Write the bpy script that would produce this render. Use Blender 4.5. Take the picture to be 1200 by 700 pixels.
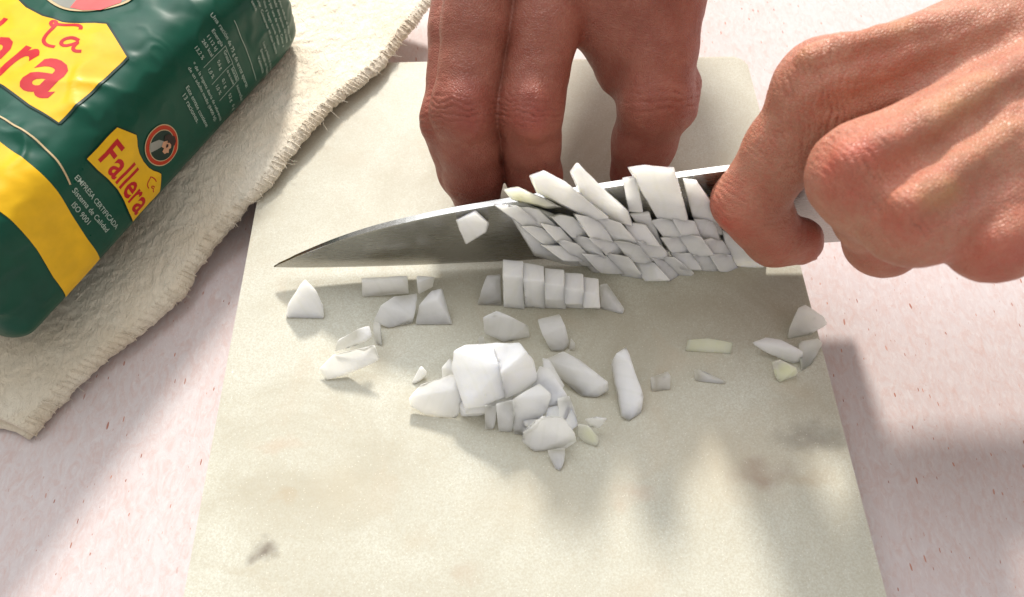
import bpy, bmesh, math, random
import numpy as np
from mathutils import Vector
from mathutils.geometry import delaunay_2d_cdt

# ---------------------------------------------------------------- camera, light, exposure
for o in list(bpy.data.objects):
    bpy.data.objects.remove(o, do_unlink=True)
SC = bpy.context.scene
COL = SC.collection
MM = 0.001
random.seed(7)
FPX, PITCH, CAMH = 867.0, math.radians(59.85), 238.0        # focal length in photo pixels, tilt, height over the table in mm
cam = bpy.data.cameras.new('camera')
cam.sensor_width = 36.0
cam.lens = FPX / 1200 * 36
cam.clip_start, cam.clip_end = 0.005, 50
cam.dof.use_dof = True
cam.dof.focus_distance = 0.255
cam.dof.aperture_fstop = 16
cam_o = bpy.data.objects.new('camera', cam)
COL.objects.link(cam_o)
cam_o.location = (0, 0, CAMH * MM)
cam_o.rotation_euler = (math.pi / 2 - PITCH, 0, 0)
SC.camera = cam_o

w = bpy.data.worlds.new('World')
SC.world = w
w.use_nodes = True
w.node_tree.nodes['Background'].inputs[0].default_value = (1.0, 0.965, 0.91, 1)
w.node_tree.nodes['Background'].inputs[1].default_value = 0.50

def area_lamp(name, direction, dist, size, power, colour, shape='DISK'):
    l = bpy.data.lights.new(name, 'AREA')
    l.shape = shape
    l.size = size
    l.energy = power
    l.color = colour
    o = bpy.data.objects.new(name, l)
    COL.objects.link(o)
    d = Vector(direction).normalized()
    tgt = Vector((0, 0.13, 0.03))
    o.location = tgt + d * dist
    o.rotation_euler = d.to_track_quat('Z', 'Y').to_euler()
    return o
area_lamp('window_sun', (-0.04, 1.38, 1.0), 4.0, 0.44, 172, (1.0, 0.94, 0.85))
area_lamp('window_sky', (-0.45, 1.1, 1.7), 2.2, 1.9, 26, (0.92, 0.96, 1.0))
SC.view_settings.view_transform = 'Standard'
SC.view_settings.look = 'None'
SC.view_settings.exposure = 0.34
SC.view_settings.gamma = 1.0
SC.render.engine = 'CYCLES'
SC.cycles.max_bounces = 8

# ---------------------------------------------------------------- helpers
CF = np.array([0, math.cos(PITCH), -math.sin(PITCH)])
CU = np.array([0, math.sin(PITCH), math.cos(PITCH)])
CR = np.array([1.0, 0, 0])
CC = np.array([0, 0, CAMH])
BT = 14.0                                                   # board top over the table, mm

def ray(px, py):
    return CF * FPX + CR * (px - 600) + CU * (350 - py)
def P(px, py, z):
    """Point in the room (mm) seen at a photo pixel and lying z mm over the table."""
    d = ray(px, py)
    return CC + d * ((z - CAMH) / d[2])
def on_plane(px, py, p0, n):
    d = ray(px, py)
    return CC + d * (np.dot(np.asarray(p0) - CC, n) / np.dot(d, n))

def mk(name, verts, faces, mat, parent=None, loc=(0, 0, 0), smooth=True):
    loc = np.asarray(loc, float)
    me = bpy.data.meshes.new(name)
    v = (np.asarray(verts, float) - loc) * MM
    me.from_pydata([tuple(x) for x in v.tolist()], [], [tuple(int(i) for i in f) for f in faces])
    me.update()
    if smooth:
        me.polygons.foreach_set('use_smooth', np.ones(len(me.polygons), bool))
    me.materials.append(mat)
    o = bpy.data.objects.new(name, me)
    COL.objects.link(o)
    if parent is not None:
        o.parent = parent
    else:
        o.location = tuple(loc * MM)
    return o
def mk_bm(name, bm, mat, parent=None, loc=(0, 0, 0), smooth=True):
    bm.verts.index_update()
    v = [tuple(x.co) for x in bm.verts]
    f = [[x.index for x in q.verts] for q in bm.faces]
    bm.free()
    return mk(name, np.array(v), f, mat, parent, loc, smooth)
def empty(name, loc):
    o = bpy.data.objects.new(name, None)
    o.empty_display_size = 0.02
    COL.objects.link(o)
    o.location = tuple(np.asarray(loc) * MM)
    return o
def tag(o, label=None, cat=None, group=None, kind=None):
    if label: o['label'] = label
    if cat: o['category'] = cat
    if group: o['group'] = group
    if kind: o['kind'] = kind
    return o

_rng = np.random.RandomState(11)
_LAT = _rng.rand(64, 64, 64).astype(np.float32)
def vnoise(p):
    p = np.asarray(p, np.float32)
    i = np.floor(p).astype(int)
    f = p - i
    f = f * f * (3 - 2 * f)
    i &= 63
    j = (i + 1) & 63
    x0, y0, z0 = i[..., 0], i[..., 1], i[..., 2]
    x1, y1, z1 = j[..., 0], j[..., 1], j[..., 2]
    fx, fy, fz = f[..., 0], f[..., 1], f[..., 2]
    a = _LAT[x0, y0, z0] * (1 - fx) + _LAT[x1, y0, z0] * fx
    b = _LAT[x0, y1, z0] * (1 - fx) + _LAT[x1, y1, z0] * fx
    c = _LAT[x0, y0, z1] * (1 - fx) + _LAT[x1, y0, z1] * fx
    d = _LAT[x0, y1, z1] * (1 - fx) + _LAT[x1, y1, z1] * fx
    return ((a * (1 - fy) + b * fy) * (1 - fz) + (c * (1 - fy) + d * fy) * fz) * 2 - 1
def fbm(p, oct=3):
    p = np.asarray(p, np.float32)
    s, a = 0, 1.0
    for k in range(oct):
        s = s + a * vnoise(p * (2 ** k) + 17.3 * k)
        a *= 0.5
    return s

# ---------------------------------------------------------------- materials
class NT:
    def __init__(s, name):
        s.m = bpy.data.materials.new(name)
        s.m.use_nodes = True
        s.t = s.m.node_tree
        s.b = s.t.nodes['Principled BSDF']
    def n(s, typ, **kw):
        nd = s.t.nodes.new(typ)
        for k, v in kw.items():
            if k.startswith('i_'):
                key = k[2:]
                key = int(key) if key.isdigit() else key.replace('_', ' ')
                nd.inputs[key].default_value = v
            else:
                setattr(nd, k, v)
        return nd
    def l(s, a, b):
        s.t.links.new(a, b)
    def set(s, **kw):
        for k, v in kw.items():
            s.b.inputs[k.replace('_', ' ')].default_value = v
    def coords(s, scale=(1, 1, 1), rot=(0, 0, 0), loc=(0, 0, 0)):
        tc = s.n('ShaderNodeTexCoord')
        mp = s.n('ShaderNodeMapping')
        mp.inputs['Scale'].default_value = scale
        mp.inputs['Rotation'].default_value = rot
        mp.inputs['Location'].default_value = loc
        s.l(tc.outputs['Object'], mp.inputs['Vector'])
        return mp.outputs[0]
    def noise(s, vec, scale, detail=3, rough=0.55, dist=0.0):
        nd = s.n('ShaderNodeTexNoise', i_Scale=scale, i_Detail=detail, i_Roughness=rough, i_Distortion=dist)
        s.l(vec, nd.inputs['Vector'])
        return nd.outputs['Fac']
    def vor(s, vec, scale, feature='F1', out='Distance', rand=1.0):
        nd = s.n('ShaderNodeTexVoronoi', i_Scale=scale, feature=feature, i_Randomness=rand)
        s.l(vec, nd.inputs['Vector'])
        return nd.outputs[out]
    def ramp(s, fac, stops):
        r = s.n('ShaderNodeValToRGB')
        e = r.color_ramp.elements
        while len(e) < len(stops): e.new(0.5)
        for el, (p, c) in zip(e, stops):
            el.position = p
            el.color = (c, c, c, 1) if isinstance(c, (int, float)) else (*c, 1)
        s.l(fac, r.inputs[0])
        return r.outputs[0]
    def mix(s, fac, a, b, blend='MIX'):
        m = s.n('ShaderNodeMix', data_type='RGBA', blend_type=blend)
        for v, k in ((fac, 0), (a, 6), (b, 7)):
            if isinstance(v, (int, float)): m.inputs[k].default_value = v
            elif isinstance(v, tuple): m.inputs[k].default_value = (*v, 1)
            else: s.l(v, m.inputs[k])
        return m.outputs[2]
    def math(s, op, a, b=None):
        m = s.n('ShaderNodeMath', operation=op)
        for v, k in ((a, 0), (b, 1)):
            if v is None: continue
            if isinstance(v, (int, float)): m.inputs[k].default_value = v
            else: s.l(v, m.inputs[k])
        return m.outputs[0]
    def bump(s, h, strength, dist, prev=None):
        b = s.n('ShaderNodeBump', i_Strength=strength, i_Distance=dist)
        s.l(h, b.inputs['Height'])
        if prev is not None: s.l(prev, b.inputs['Normal'])
        return b.outputs[0]

def mat_table():
    t = NT('pink_plaster')
    v = t.coords()
    big = t.noise(v, 9, 4, 0.6)
    mid = t.noise(t.coords((1, 0.5, 1), (0, 0, 0.1)), 240, 6, 0.75, 1.6)
    fine = t.noise(t.coords((1, 0.45, 1), (0, 0, -0.25)), 700, 4, 0.7, 0.8)
    c = t.mix(t.ramp(big, [(0.3, 0.0), (0.7, 1.0)]), (0.57, 0.485, 0.49), (0.615, 0.555, 0.56))
    c = t.mix(t.ramp(mid, [(0.44, 0.0), (0.72, 0.95)]), c, (0.56, 0.405, 0.38))
    c = t.mix(t.ramp(fine, [(0.48, 0.0), (0.72, 0.45)]), c, (0.70, 0.665, 0.67))
    # rusty flecks: short vertical dashes
    nv = t.n('ShaderNodeTexNoise', i_Scale=60.0, i_Detail=1.0)
    base = t.coords((1, 0.30, 1), (0, 0, 0.10))
    t.l(base, nv.inputs['Vector'])
    add = t.n('ShaderNodeMix', data_type='VECTOR')
    add.inputs[0].default_value = 0.009
    t.l(base, add.inputs[4]); t.l(nv.outputs['Color'], add.inputs[5])
    vo = t.n('ShaderNodeTexVoronoi', i_Scale=430.0, voronoi_dimensions='2D')
    t.l(add.outputs[1], vo.inputs['Vector'])
    sep = t.n('ShaderNodeSeparateColor'); t.l(vo.outputs['Color'], sep.inputs[0])
    near = t.math('LESS_THAN', vo.outputs['Distance'], t.math('ADD', t.math('MULTIPLY', t.math('POWER', sep.outputs[1], 2.5), 0.11), 0.028))
    few = t.math('GREATER_THAN', sep.outputs[0], 0.66)
    fl = t.math('MULTIPLY', near, few)
    fl = t.math('MULTIPLY', fl, t.ramp(t.noise(v, 24, 2), [(0.34, 0.2), (0.5, 1.0)]))
    c = t.mix(fl, c, t.mix(sep.outputs[2], (0.30, 0.10, 0.07), (0.55, 0.27, 0.2)))
    t.l(c, t.b.inputs['Base Color'])
    t.set(Roughness=0.62)
    t.l(t.bump(t.math('ADD', mid, t.math('MULTIPLY', fine, 0.6)), 0.25, 0.0006), t.b.inputs['Normal'])
    return t.m

def mat_board():
    t = NT('cream_marble')
    v = t.coords()
    cl = t.noise(v, 21, 6, 0.66, 0.9)
    gr = t.noise(v, 1900, 3, 0.7)
    c = t.mix(t.ramp(cl, [(0.32, 0.0), (0.68, 1.0)]), (0.455, 0.43, 0.35), (0.625, 0.63, 0.56))
    c = t.mix(t.ramp(t.noise(v, 5.5, 3, 0.5), [(0.45, 0.0), (0.7, 0.7)]), c, (0.55, 0.545, 0.475))
    c = t.mix(t.ramp(gr, [(0.36, 0.62), (0.62, 0.0)]), c, (0.43, 0.385, 0.29))
    # crystals and stains
    vo = t.n('ShaderNodeTexVoronoi', i_Scale=2300.0)
    t.l(v, vo.inputs['Vector'])
    sep = t.n('ShaderNodeSeparateColor'); t.l(vo.outputs['Color'], sep.inputs[0])
    st = t.ramp(t.noise(v, 38, 3, 0.55, 0.8), [(0.60, 0.0), (0.78, 0.38)])
    c = t.mix(st, c, (0.50, 0.41, 0.30))
    wv = t.n('ShaderNodeVectorMath', operation='ADD')
    wn = t.n('ShaderNodeTexNoise', i_Scale=110.0, i_Detail=4.0)
    t.l(v, wn.inputs['Vector'])
    wsc = t.n('ShaderNodeVectorMath', operation='MULTIPLY_ADD')
    t.l(wn.outputs['Color'], wsc.inputs[0]); wsc.inputs[1].default_value = (0.014, 0.014, 0); wsc.inputs[2].default_value = (-0.007, -0.007, 0)
    t.l(v, wv.inputs[0]); t.l(wsc.outputs[0], wv.inputs[1])
    for px, py, rx, ry, col, amt in ((945, 513, 15, 6, (0.19, 0.18, 0.165), 0.65), (893, 555, 11, 6, (0.26, 0.17, 0.14), 0.65), (950, 562, 11, 4, (0.42, 0.34, 0.24), 0.5),
                                     (305, 645, 5, 3.5, (0.18, 0.15, 0.12), 0.9), (330, 521, 12, 3.5, (0.50, 0.36, 0.26), 0.35), (278, 664, 12, 2, (0.45, 0.40, 0.30), 0.4), (331, 583, 5, 3, (0.42, 0.33, 0.22), 0.5),
                                     (490, 630, 5, 5, (0.46, 0.38, 0.27), 0.3), (545, 670, 5, 4, (0.46, 0.34, 0.25), 0.3), (745, 580, 10, 5, (0.5, 0.36, 0.27), 0.4), (400, 575, 12, 12, (0.50, 0.44, 0.33), 0.3),
                                     (410, 187, 10, 6, (0.5, 0.45, 0.36), 0.35), (640, 590, 30, 14, (0.50, 0.44, 0.33), 0.3), (860, 530, 35, 20, (0.52, 0.44, 0.32), 0.4)):
        p = P(px, py, BT)
        sub = t.n('ShaderNodeVectorMath', operation='SUBTRACT')
        t.l(wv.outputs[0], sub.inputs[0])
        sub.inputs[1].default_value = ((p[0] - BOARD_C[0]) * MM, (p[1] - BOARD_C[1]) * MM, 0)
        sc = t.n('ShaderNodeVectorMath', operation='MULTIPLY')
        t.l(sub.outputs[0], sc.inputs[0]); sc.inputs[1].default_value = (1 / (rx * MM), 1 / (ry * MM), 0)
        ln = t.n('ShaderNodeVectorMath', operation='LENGTH'); t.l(sc.outputs[0], ln.inputs[0])
        c = t.mix(t.ramp(ln.outputs['Value'], [(0.1, amt), (1.0, 0.0)]), c, col)
    # sparkling crystals: their glints are also painted pale into the colour
    spark = t.math('GREATER_THAN', sep.outputs[0], 0.955)
    spark = t.math('MULTIPLY', spark, t.math('LESS_THAN', vo.outputs['Distance'], 0.33))
    c = t.mix(t.math('MULTIPLY', spark, 0.55), c, (0.88, 0.85, 0.76))
    t.l(c, t.b.inputs['Base Color'])
    t.set(Roughness=0.55)
    t.l(t.math('MULTIPLY', spark, 1.0), t.b.inputs['Coat Weight'])
    t.b.inputs['Coat Roughness'].default_value = 0.12
    # crystal facets tilt the normal a little, which is what glitters
    geo = t.n('ShaderNodeNewGeometry')
    off = t.n('ShaderNodeVectorMath', operation='MULTIPLY_ADD')
    t.l(vo.outputs['Color'], off.inputs[0]); off.inputs[1].default_value = (2, 2, 2); off.inputs[2].default_value = (-1, -1, -1)
    scl = t.n('ShaderNodeVectorMath', operation='SCALE'); t.l(off.outputs[0], scl.inputs[0])
    t.l(t.math('MULTIPLY', spark, 0.45), scl.inputs['Scale'])
    ad = t.n('ShaderNodeVectorMath', operation='ADD'); t.l(geo.outputs['Normal'], ad.inputs[0]); t.l(scl.outputs[0], ad.inputs[1])
    nm = t.n('ShaderNodeVectorMath', operation='NORMALIZE'); t.l(ad.outputs[0], nm.inputs[0])
    t.l(nm.outputs[0], t.b.inputs['Coat Normal'])
    t.set(Specular_IOR_Level=0.3, Subsurface_Weight=0.15, Subsurface_Radius=(0.004, 0.0035, 0.0025), Subsurface_Scale=1.0)
    return t.m

def mat_skin(name, tone):
    t = NT(name)
    v = t.coords()
    at = t.n('ShaderNodeAttribute', attribute_name='marks')
    sep = t.n('ShaderNodeSeparateColor'); t.l(at.outputs['Color'], sep.inputs[0])
    a, b, red, pale, vein = tone
    c = t.mix(t.ramp(t.noise(v, 95, 4, 0.6), [(0.35, 0.0), (0.65, 1.0)]), a, b)
    c = t.mix(t.ramp(t.noise(v, 700, 3, 0.6), [(0.4, 0.0), (0.7, 0.35)]), c, red)
    c = t.mix(t.math('MULTIPLY', sep.outputs[0], 0.85), c, red)
    c = t.mix(t.math('MULTIPLY', sep.outputs[2], 0.6), c, pale)
    c = t.mix(t.math('MULTIPLY', sep.outputs[1], 0.55), c, vein)
    t.l(c, t.b.inputs['Base Color'])
    cell = t.vor(v, 1150, 'DISTANCE_TO_EDGE')
    lines = t.noise(t.coords((1, 0.25, 1), (0.3, 0.2, 0.5)), 1300, 3, 0.6)
    h = t.math('ADD', t.ramp(cell, [(0.0, 0.0), (0.22, 1.0)]), t.math('MULTIPLY', lines, 0.9))
    n1 = t.bump(h, 0.5, 0.0003)
    n1 = t.bump(t.noise(v, 260, 4, 0.6), 0.35, 0.0007, n1)
    t.l(n1, t.b.inputs['Normal'])
    t.l(t.ramp(t.noise(v, 400, 2), [(0.3, 0.40), (0.7, 0.55)]), t.b.inputs['Roughness'])
    t.set(Specular_IOR_Level=0.42, Subsurface_Weight=0.22, Subsurface_Radius=(0.0034, 0.0011, 0.0006), Subsurface_Scale=1.0)
    return t.m

def mat_onion(name, a, b):
    t = NT(name)
    oi = t.n('ShaderNodeObjectInfo')
    v = t.coords()
    mp = t.n('ShaderNodeVectorMath', operation='ADD')
    t.l(v, mp.inputs[0]); 
    cmb = t.n('ShaderNodeCombineXYZ'); t.l(oi.outputs['Random'], cmb.inputs[0]); t.l(oi.outputs['Random'], cmb.inputs[1]); t.l(cmb.outputs[0], mp.inputs[1])
    c = t.mix(t.ramp(t.noise(mp.outputs[0], 150, 3, 0.5), [(0.2, 0.0), (0.8, 1.0)]), a, b)
    st = t.n('ShaderNodeMapping'); st.inputs['Scale'].default_value = (1, 0.14, 0.5); st.inputs['Rotation'].default_value = (0, 0, 0.5)
    t.l(mp.outputs[0], st.inputs['Vector'])
    fib = t.noise(st.outputs[0], 900, 2, 0.5)
    c = t.mix(t.ramp(fib, [(0.45, 0.0), (0.85, 0.10)]), c, (0.74, 0.75, 0.68))
    vr = t.n('ShaderNodeVectorRotate', rotation_type='Z_AXIS')
    t.l(v, vr.inputs['Vector']); t.l(t.math('MULTIPLY', oi.outputs['Random'], 6.28), vr.inputs['Angle'])
    wvt = t.n('ShaderNodeTexWave', wave_type='BANDS', i_Scale=78.0, i_Distortion=2.5, i_Detail=1.0)
    wvt.inputs['Detail Scale'].default_value = 0.6
    t.l(vr.outputs[0], wvt.inputs['Vector'])
    c = t.mix(t.ramp(wvt.outputs['Fac'], [(0.80, 0.0), (1.0, 0.16)]), c, (0.80, 0.81, 0.72))
    t.l(c, t.b.inputs['Base Color'])
    nn = t.bump(t.noise(mp.outputs[0], 1000, 2, 0.5), 0.16, 0.0003)
    nn = t.bump(fib, 0.08, 0.0002, nn)
    nn = t.bump(t.noise(mp.outputs[0], 200, 1, 0.4), 0.08, 0.0005, nn)
    t.l(nn, t.b.inputs['Normal'])
    t.l(t.ramp(t.noise(mp.outputs[0], 500, 2), [(0.35, 0.10), (0.65, 0.26)]), t.b.inputs['Roughness'])
    t.set(IOR=1.36, Specular_IOR_Level=0.5, Subsurface_Weight=1.0, Subsurface_Radius=(0.0064, 0.0062, 0.0053), Subsurface_Scale=1.0)
    t.b.inputs['Transmission Weight'].default_value = 0.0
    return t.m

def mat_cloth():
    t = NT('cream_crinkled_cotton')
    v = t.coords()
    c = t.mix(t.ramp(t.noise(v, 45, 3), [(0.35, 0.0), (0.65, 1.0)]), (0.74, 0.65, 0.515), (0.79, 0.725, 0.61))
    weave = t.noise(t.coords((1, 0.45, 1), (0, 0, 0.5)), 1500, 2, 0.6)
    crk = t.noise(t.coords((1, 0.5, 1), (0, 0, 1.0)), 520, 3, 0.6, 1.4)
    c = t.mix(t.ramp(crk, [(0.3, 0.2), (0.5, 0.0)]), c, (0.62, 0.53, 0.40))
    t.l(c, t.b.inputs['Base Color'])
    n1 = t.bump(weave, 0.5, 0.0004)
    n1 = t.bump(crk, 0.7, 0.0014, n1)
    t.l(n1, t.b.inputs['Normal'])
    t.set(Roughness=0.95, Specular_IOR_Level=0.12)
    t.b.inputs['Sheen Weight'].default_value = 0.15
    return t.m

def mat_print(name, col, rough=0.34, spec=0.24):
    t = NT(name)
    v = t.coords()
    c2 = tuple(x * 0.86 for x in col)
    c = t.mix(t.ramp(t.noise(v, 120, 3), [(0.35, 0.0), (0.65, 1.0)]), c2, col)
    t.l(c, t.b.inputs['Base Color'])
    t.l(t.ramp(t.noise(v, 70, 3), [(0.3, rough - 0.06), (0.7, rough + 0.08)]), t.b.inputs['Roughness'])
    nn = t.bump(t.noise(v, 110, 3, 0.5, 0.5), 0.06, 0.0012)
    t.l(nn, t.b.inputs['Normal'])
    t.set(Specular_IOR_Level=spec)
    return t.m

def mat_steel(name, rough=0.24, col=(0.55, 0.54, 0.52)):
    t = NT(name)
    t.set(Base_Color=(*col, 1), Metallic=1.0)
    sv = t.coords((0.05, 1, 1.0))
    g = t.noise(sv, 2600, 3, 0.6)
    t.l(t.ramp(t.math('ADD', g, t.math('MULTIPLY', t.noise(t.coords(), 60, 3), 0.5)), [(0.4, rough - 0.05), (1.0, rough + 0.14)]), t.b.inputs['Roughness'])
    t.l(t.bump(g, 0.10, 0.0001), t.b.inputs['Normal'])
    return t.m

# ---------------------------------------------------------------- table and board
M_TABLE = mat_table()
tv = [(-1600, -900, 0), (1600, -900, 0), (1600, 1900, 0), (-1600, 1900, 0)]
table = mk('table_top', tv, [(0, 1, 2, 3)], M_TABLE, smooth=False)
tag(table, kind='structure')

YAW = math.radians(1.4)
BW, BL = 199.5, 300.0
BOARD_C = np.array([104.2 - 0.5 * BW, 249.5 - BL / 2 + 0.5, 0])
BOARD_C[0] = (103.0 - 95.7) / 2 + 1.3
BOARD_C[1] = 248.8 - BL / 2
def build_board():
    bm = bmesh.new()
    hw_, hl_, r = BW / 2, BL / 2, 5.0
    pts = []
    for cx, cy, a0 in ((hw_ - r, hl_ - r, 0), (-hw_ + r, hl_ - r, 90), (-hw_ + r, -hl_ + r, 180), (hw_ - r, -hl_ + r, 270)):
        for k in range(7):
            a = math.radians(a0 + 15 * k)
            pts.append((cx + r * math.cos(a), cy + r * math.sin(a)))
    lo = [bm.verts.new((x, y, 0.3)) for x, y in pts]
    hi = [bm.verts.new((x, y, BT)) for x, y in pts]
    n = len(pts)
    for i in range(n):
        bm.faces.new((lo[i], lo[(i + 1) % n], hi[(i + 1) % n], hi[i]))
    top = bm.faces.new(hi)
    bm.faces.new(lo[::-1])
    bmesh.ops.bevel(bm, geom=list(top.edges), offset=1.1, segments=3, profile=0.5, affect='EDGES')
    ca, sa = math.cos(YAW), math.sin(YAW)
    for q in bm.verts:
        x, y, z = q.co
        q.co = (x * ca - y * sa + BOARD_C[0], x * sa + y * ca + BOARD_C[1], z)
    o = mk_bm('cutting_board', bm, mat_board(), None, BOARD_C, smooth=False)
    return tag(o, 'cream marble cutting board with small brown stains lying on the pink table', 'cutting board')
build_board()

# ---------------------------------------------------------------- cotton cloth
def build_cloth():
    edge_px = [(520, -24, 22), (500, 0, 22), (478, 30, 22), (455, 60, 22), (428, 84, 23), (400, 107, 23), (372, 136, 23), (345, 167, 22), (312, 211, 21), (292, 232, 19), (270, 252, 16), (248, 277, 13),
               (230, 303, 11), (210, 341, 10), (188, 365, 9), (165, 387, 8), (133, 408, 8), (100, 432, 8), (60, 471, 7), (40, 497, 7), (31, 511, 7)]
    E = np.array([P(*e) for e in edge_px])
    seg = np.r_[0, np.cumsum(np.linalg.norm(np.diff(E, axis=0), axis=1))]
    ns, step = int(seg[-1] / 0.95), 0.95
    s = np.linspace(0, seg[-1], ns)
    Es = np.stack([np.interp(s, seg, E[:, k]) for k in range(3)], 1)
    ker = np.ones(15) / 15
    for k in range(3):
        pad = np.r_[np.full(7, Es[0, k]), Es[:, k], np.full(7, Es[-1, k])]
        Es[:, k] = np.convolve(pad, ker, 'valid')
    dirn = np.array([-0.93, 0.37])
    nt = 130
    tt = np.concatenate([np.arange(0, 75) * 1.0, 75 + np.arange(nt - 75) * 3.2])
    S_, T_ = np.meshgrid(s, tt, indexing='ij')
    X = Es[:, None, 0] + dirn[0] * T_
    Y = Es[:, None, 1] + dirn[1] * T_
    Z = Es[:, None, 2] + (np.minimum(20.5, np.maximum(Es[:, None, 2], 13)) - Es[:, None, 2]) * (1 - np.exp(-T_ / 22))
    Z = np.where((Y > 170) & (X > -100), np.maximum(Z, 20), Z)
    # rounded lip, soft folds and crinkle
    Z -= 2.6 * np.exp(-(T_ / 1.5) ** 2)
    p2 = np.stack([X, Y, 0 * X], -1)
    Z += 1.5 * fbm(p2 / 34.0, 2)
    rot = np.stack([0.78 * X - 0.62 * Y, (0.62 * X + 0.78 * Y) * 0.5, 0 * X], -1)
    warp = rot + 1.6 * np.stack([vnoise(p2 / 5.0), vnoise(p2 / 5.0 + 9), 0 * X], -1)
    crin = 1 - np.abs(fbm(warp / 2.0, 2))
    crin2 = 1 - np.abs(fbm(warp[..., [1, 0, 2]] * [0.8, 1.6, 1] / 1.9 + 31, 2))
    Z += 0.55 * crin + 0.45 * crin2 - 0.65
    jag = 0.55 * vnoise(np.stack([s / 1.9, 0 * s, 0 * s], -1)) + 0.9 * vnoise(np.stack([s / 14, 0 * s + 5, 0 * s], -1))
    wgt = np.exp(-T_ / 2.5)
    X = X + (jag[:, None] * wgt) * 0.93
    Y = Y - (jag[:, None] * wgt) * 0.37
    nS, nT = X.shape
    V = np.stack([X, Y, Z], -1).reshape(-1, 3)
    idx = np.arange(nS * nT).reshape(nS, nT)
    F = np.stack([idx[:-1, :-1], idx[:-1, 1:], idx[1:, 1:], idx[1:, :-1]], -1).reshape(-1, 4)
    # underside layer: the cloth is folded, the fold drops to the second layer
    lay = []
    base = len(V)
    for k, (dt, dz) in enumerate(((0.25, -1.6), (0.9, -2.7), (3.0, -3.0), (30.0, -4.0))):
        lay.append(np.stack([X[:, 0] - 0.93 * dt, Y[:, 0] + 0.37 * dt, np.maximum(Z[:, 0] + dz, 1.0)], -1))
    L = np.concatenate(lay)
    V = np.concatenate([V, L])
    prev = idx[:, 0]
    for k in range(len(lay)):
        cur = base + k * nS + np.arange(nS)
        F = np.concatenate([F, np.stack([prev[:-1], prev[1:], cur[1:], cur[:-1]], -1)])
        prev = cur
    # near hem: end of the sheet drops as a lip, with a second layer under it
    endrow = idx[-1, :]
    e2 = len(V)
    hem = V[endrow] + np.array([0.3, -0.6, -2.2]) - np.array([0, 0, 1]) * (0.4 * vnoise(np.stack([tt / 2, 0 * tt, 0 * tt], -1)))[:, None]
    hem2 = hem + np.array([-0.2, 5.0, -1.2])
    V = np.concatenate([V, hem, hem2])
    a = e2 + np.arange(nT); b = a + nT
    F = np.concatenate([F, np.stack([endrow[:-1], endrow[1:], a[1:], a[:-1]], -1), np.stack([a[:-1], a[1:], b[1:], b[:-1]], -1)])
    V[:, 2] = np.maximum(V[:, 2], 0.6)
    M = mat_cloth()
    loc = np.array([-150, 110, 0])
    o = mk('folded_cloth', V, F, M, None, loc)
    tag(o, 'folded cream crinkled cotton cloth under the green rice bag, overlapping the board corner', 'cloth')
    # lower layer of the fold, seen at the near corner
    c0 = P(60, 473, 3); c1 = P(31, 513, 3); c2 = P(18, 505, 3); c3 = P(-60, 500, 3)
    lv, lf = [], []
    path = [c0, P(38, 507, 2.5), c1, c2, P(0, 500, 3), c3]
    for k, q in enumerate(path):
        for j, (dy, z) in enumerate(((0, 0.8), (-0.3, 2.2), (1.0, 3.8), (16, 5.0))):
            lv.append((q[0] - 0.4 * dy, q[1] + dy, z))
    for k in range(len(path) - 1):
        for j in range(3):
            lf.append((k * 4 + j, k * 4 + j + 1, k * 4 + j + 5, k * 4 + j + 4))
    mk('lower_layer', lv, lf, M, o, loc)
    # overlock stitches and stray threads along the edge
    bm = bmesh.new()
    rs = np.random.RandomState(4)
    def thread(pts, r):
        ring = []
        for i, q in enumerate(pts):
            d = pts[min(i + 1, len(pts) - 1)] - pts[max(i - 1, 0)]
            d = d / (np.linalg.norm(d) + 1e-9)
            a_ = np.cross(d, [0.3, 0.2, 0.93]); a_ /= np.linalg.norm(a_) + 1e-9
            b_ = np.cross(d, a_)
            ring.append([bm.verts.new(q + r * (a_ * math.cos(t) + b_ * math.sin(t))) for t in (0, 2.09, 4.19)])
        for i in range(len(ring) - 1):
            for k in range(3):
                bm.faces.new((ring[i][k], ring[i][(k + 1) % 3], ring[i + 1][(k + 1) % 3], ring[i + 1][k]))
    sx, tpos = 0.0, seg[-1]
    top0 = np.stack([X[:, 0], Y[:, 0], Z[:, 0]], -1)
    top3 = np.stack([X[:, 3], Y[:, 3], Z[:, 3]], -1)
    q = 0.0
    while q < tpos - 2:
        i = int(q / seg[-1] * (ns - 1))
        a0, a3 = top0[i], top3[min(i + 1, ns - 1)]
        out = np.array([0.93, -0.37, 0])
        pts = [a3 + [0, 0, 0.35], (a0 + a3) / 2 + [0, 0, 0.7], a0 + out * 0.45 + [0, 0, 0.2], a0 + out * 0.35 + [0, 0, -1.2]]
        thread([np.asarray(z_) + rs.normal(0, 0.2, 3) for z_ in pts], 0.17 + 0.08 * rs.rand())
        if rs.rand() < 0.30:
            d = out + rs.normal(0, 0.7, 3); d[2] *= 0.4
            ln = 0.8 + 2.6 * rs.rand() ** 2
            b0 = a0 + out * 0.3
            thread([b0, b0 + d * ln * 0.5 + rs.normal(0, 0.2, 3), b0 + d * ln + rs.normal(0, 0.4, 3)], 0.07)
        q += 1.2 + 1.8 * rs.rand()
    th = mk_bm('edge_stitching', bm, M, o, loc)
    th['kind'] = 'stuff'
build_cloth()

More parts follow.
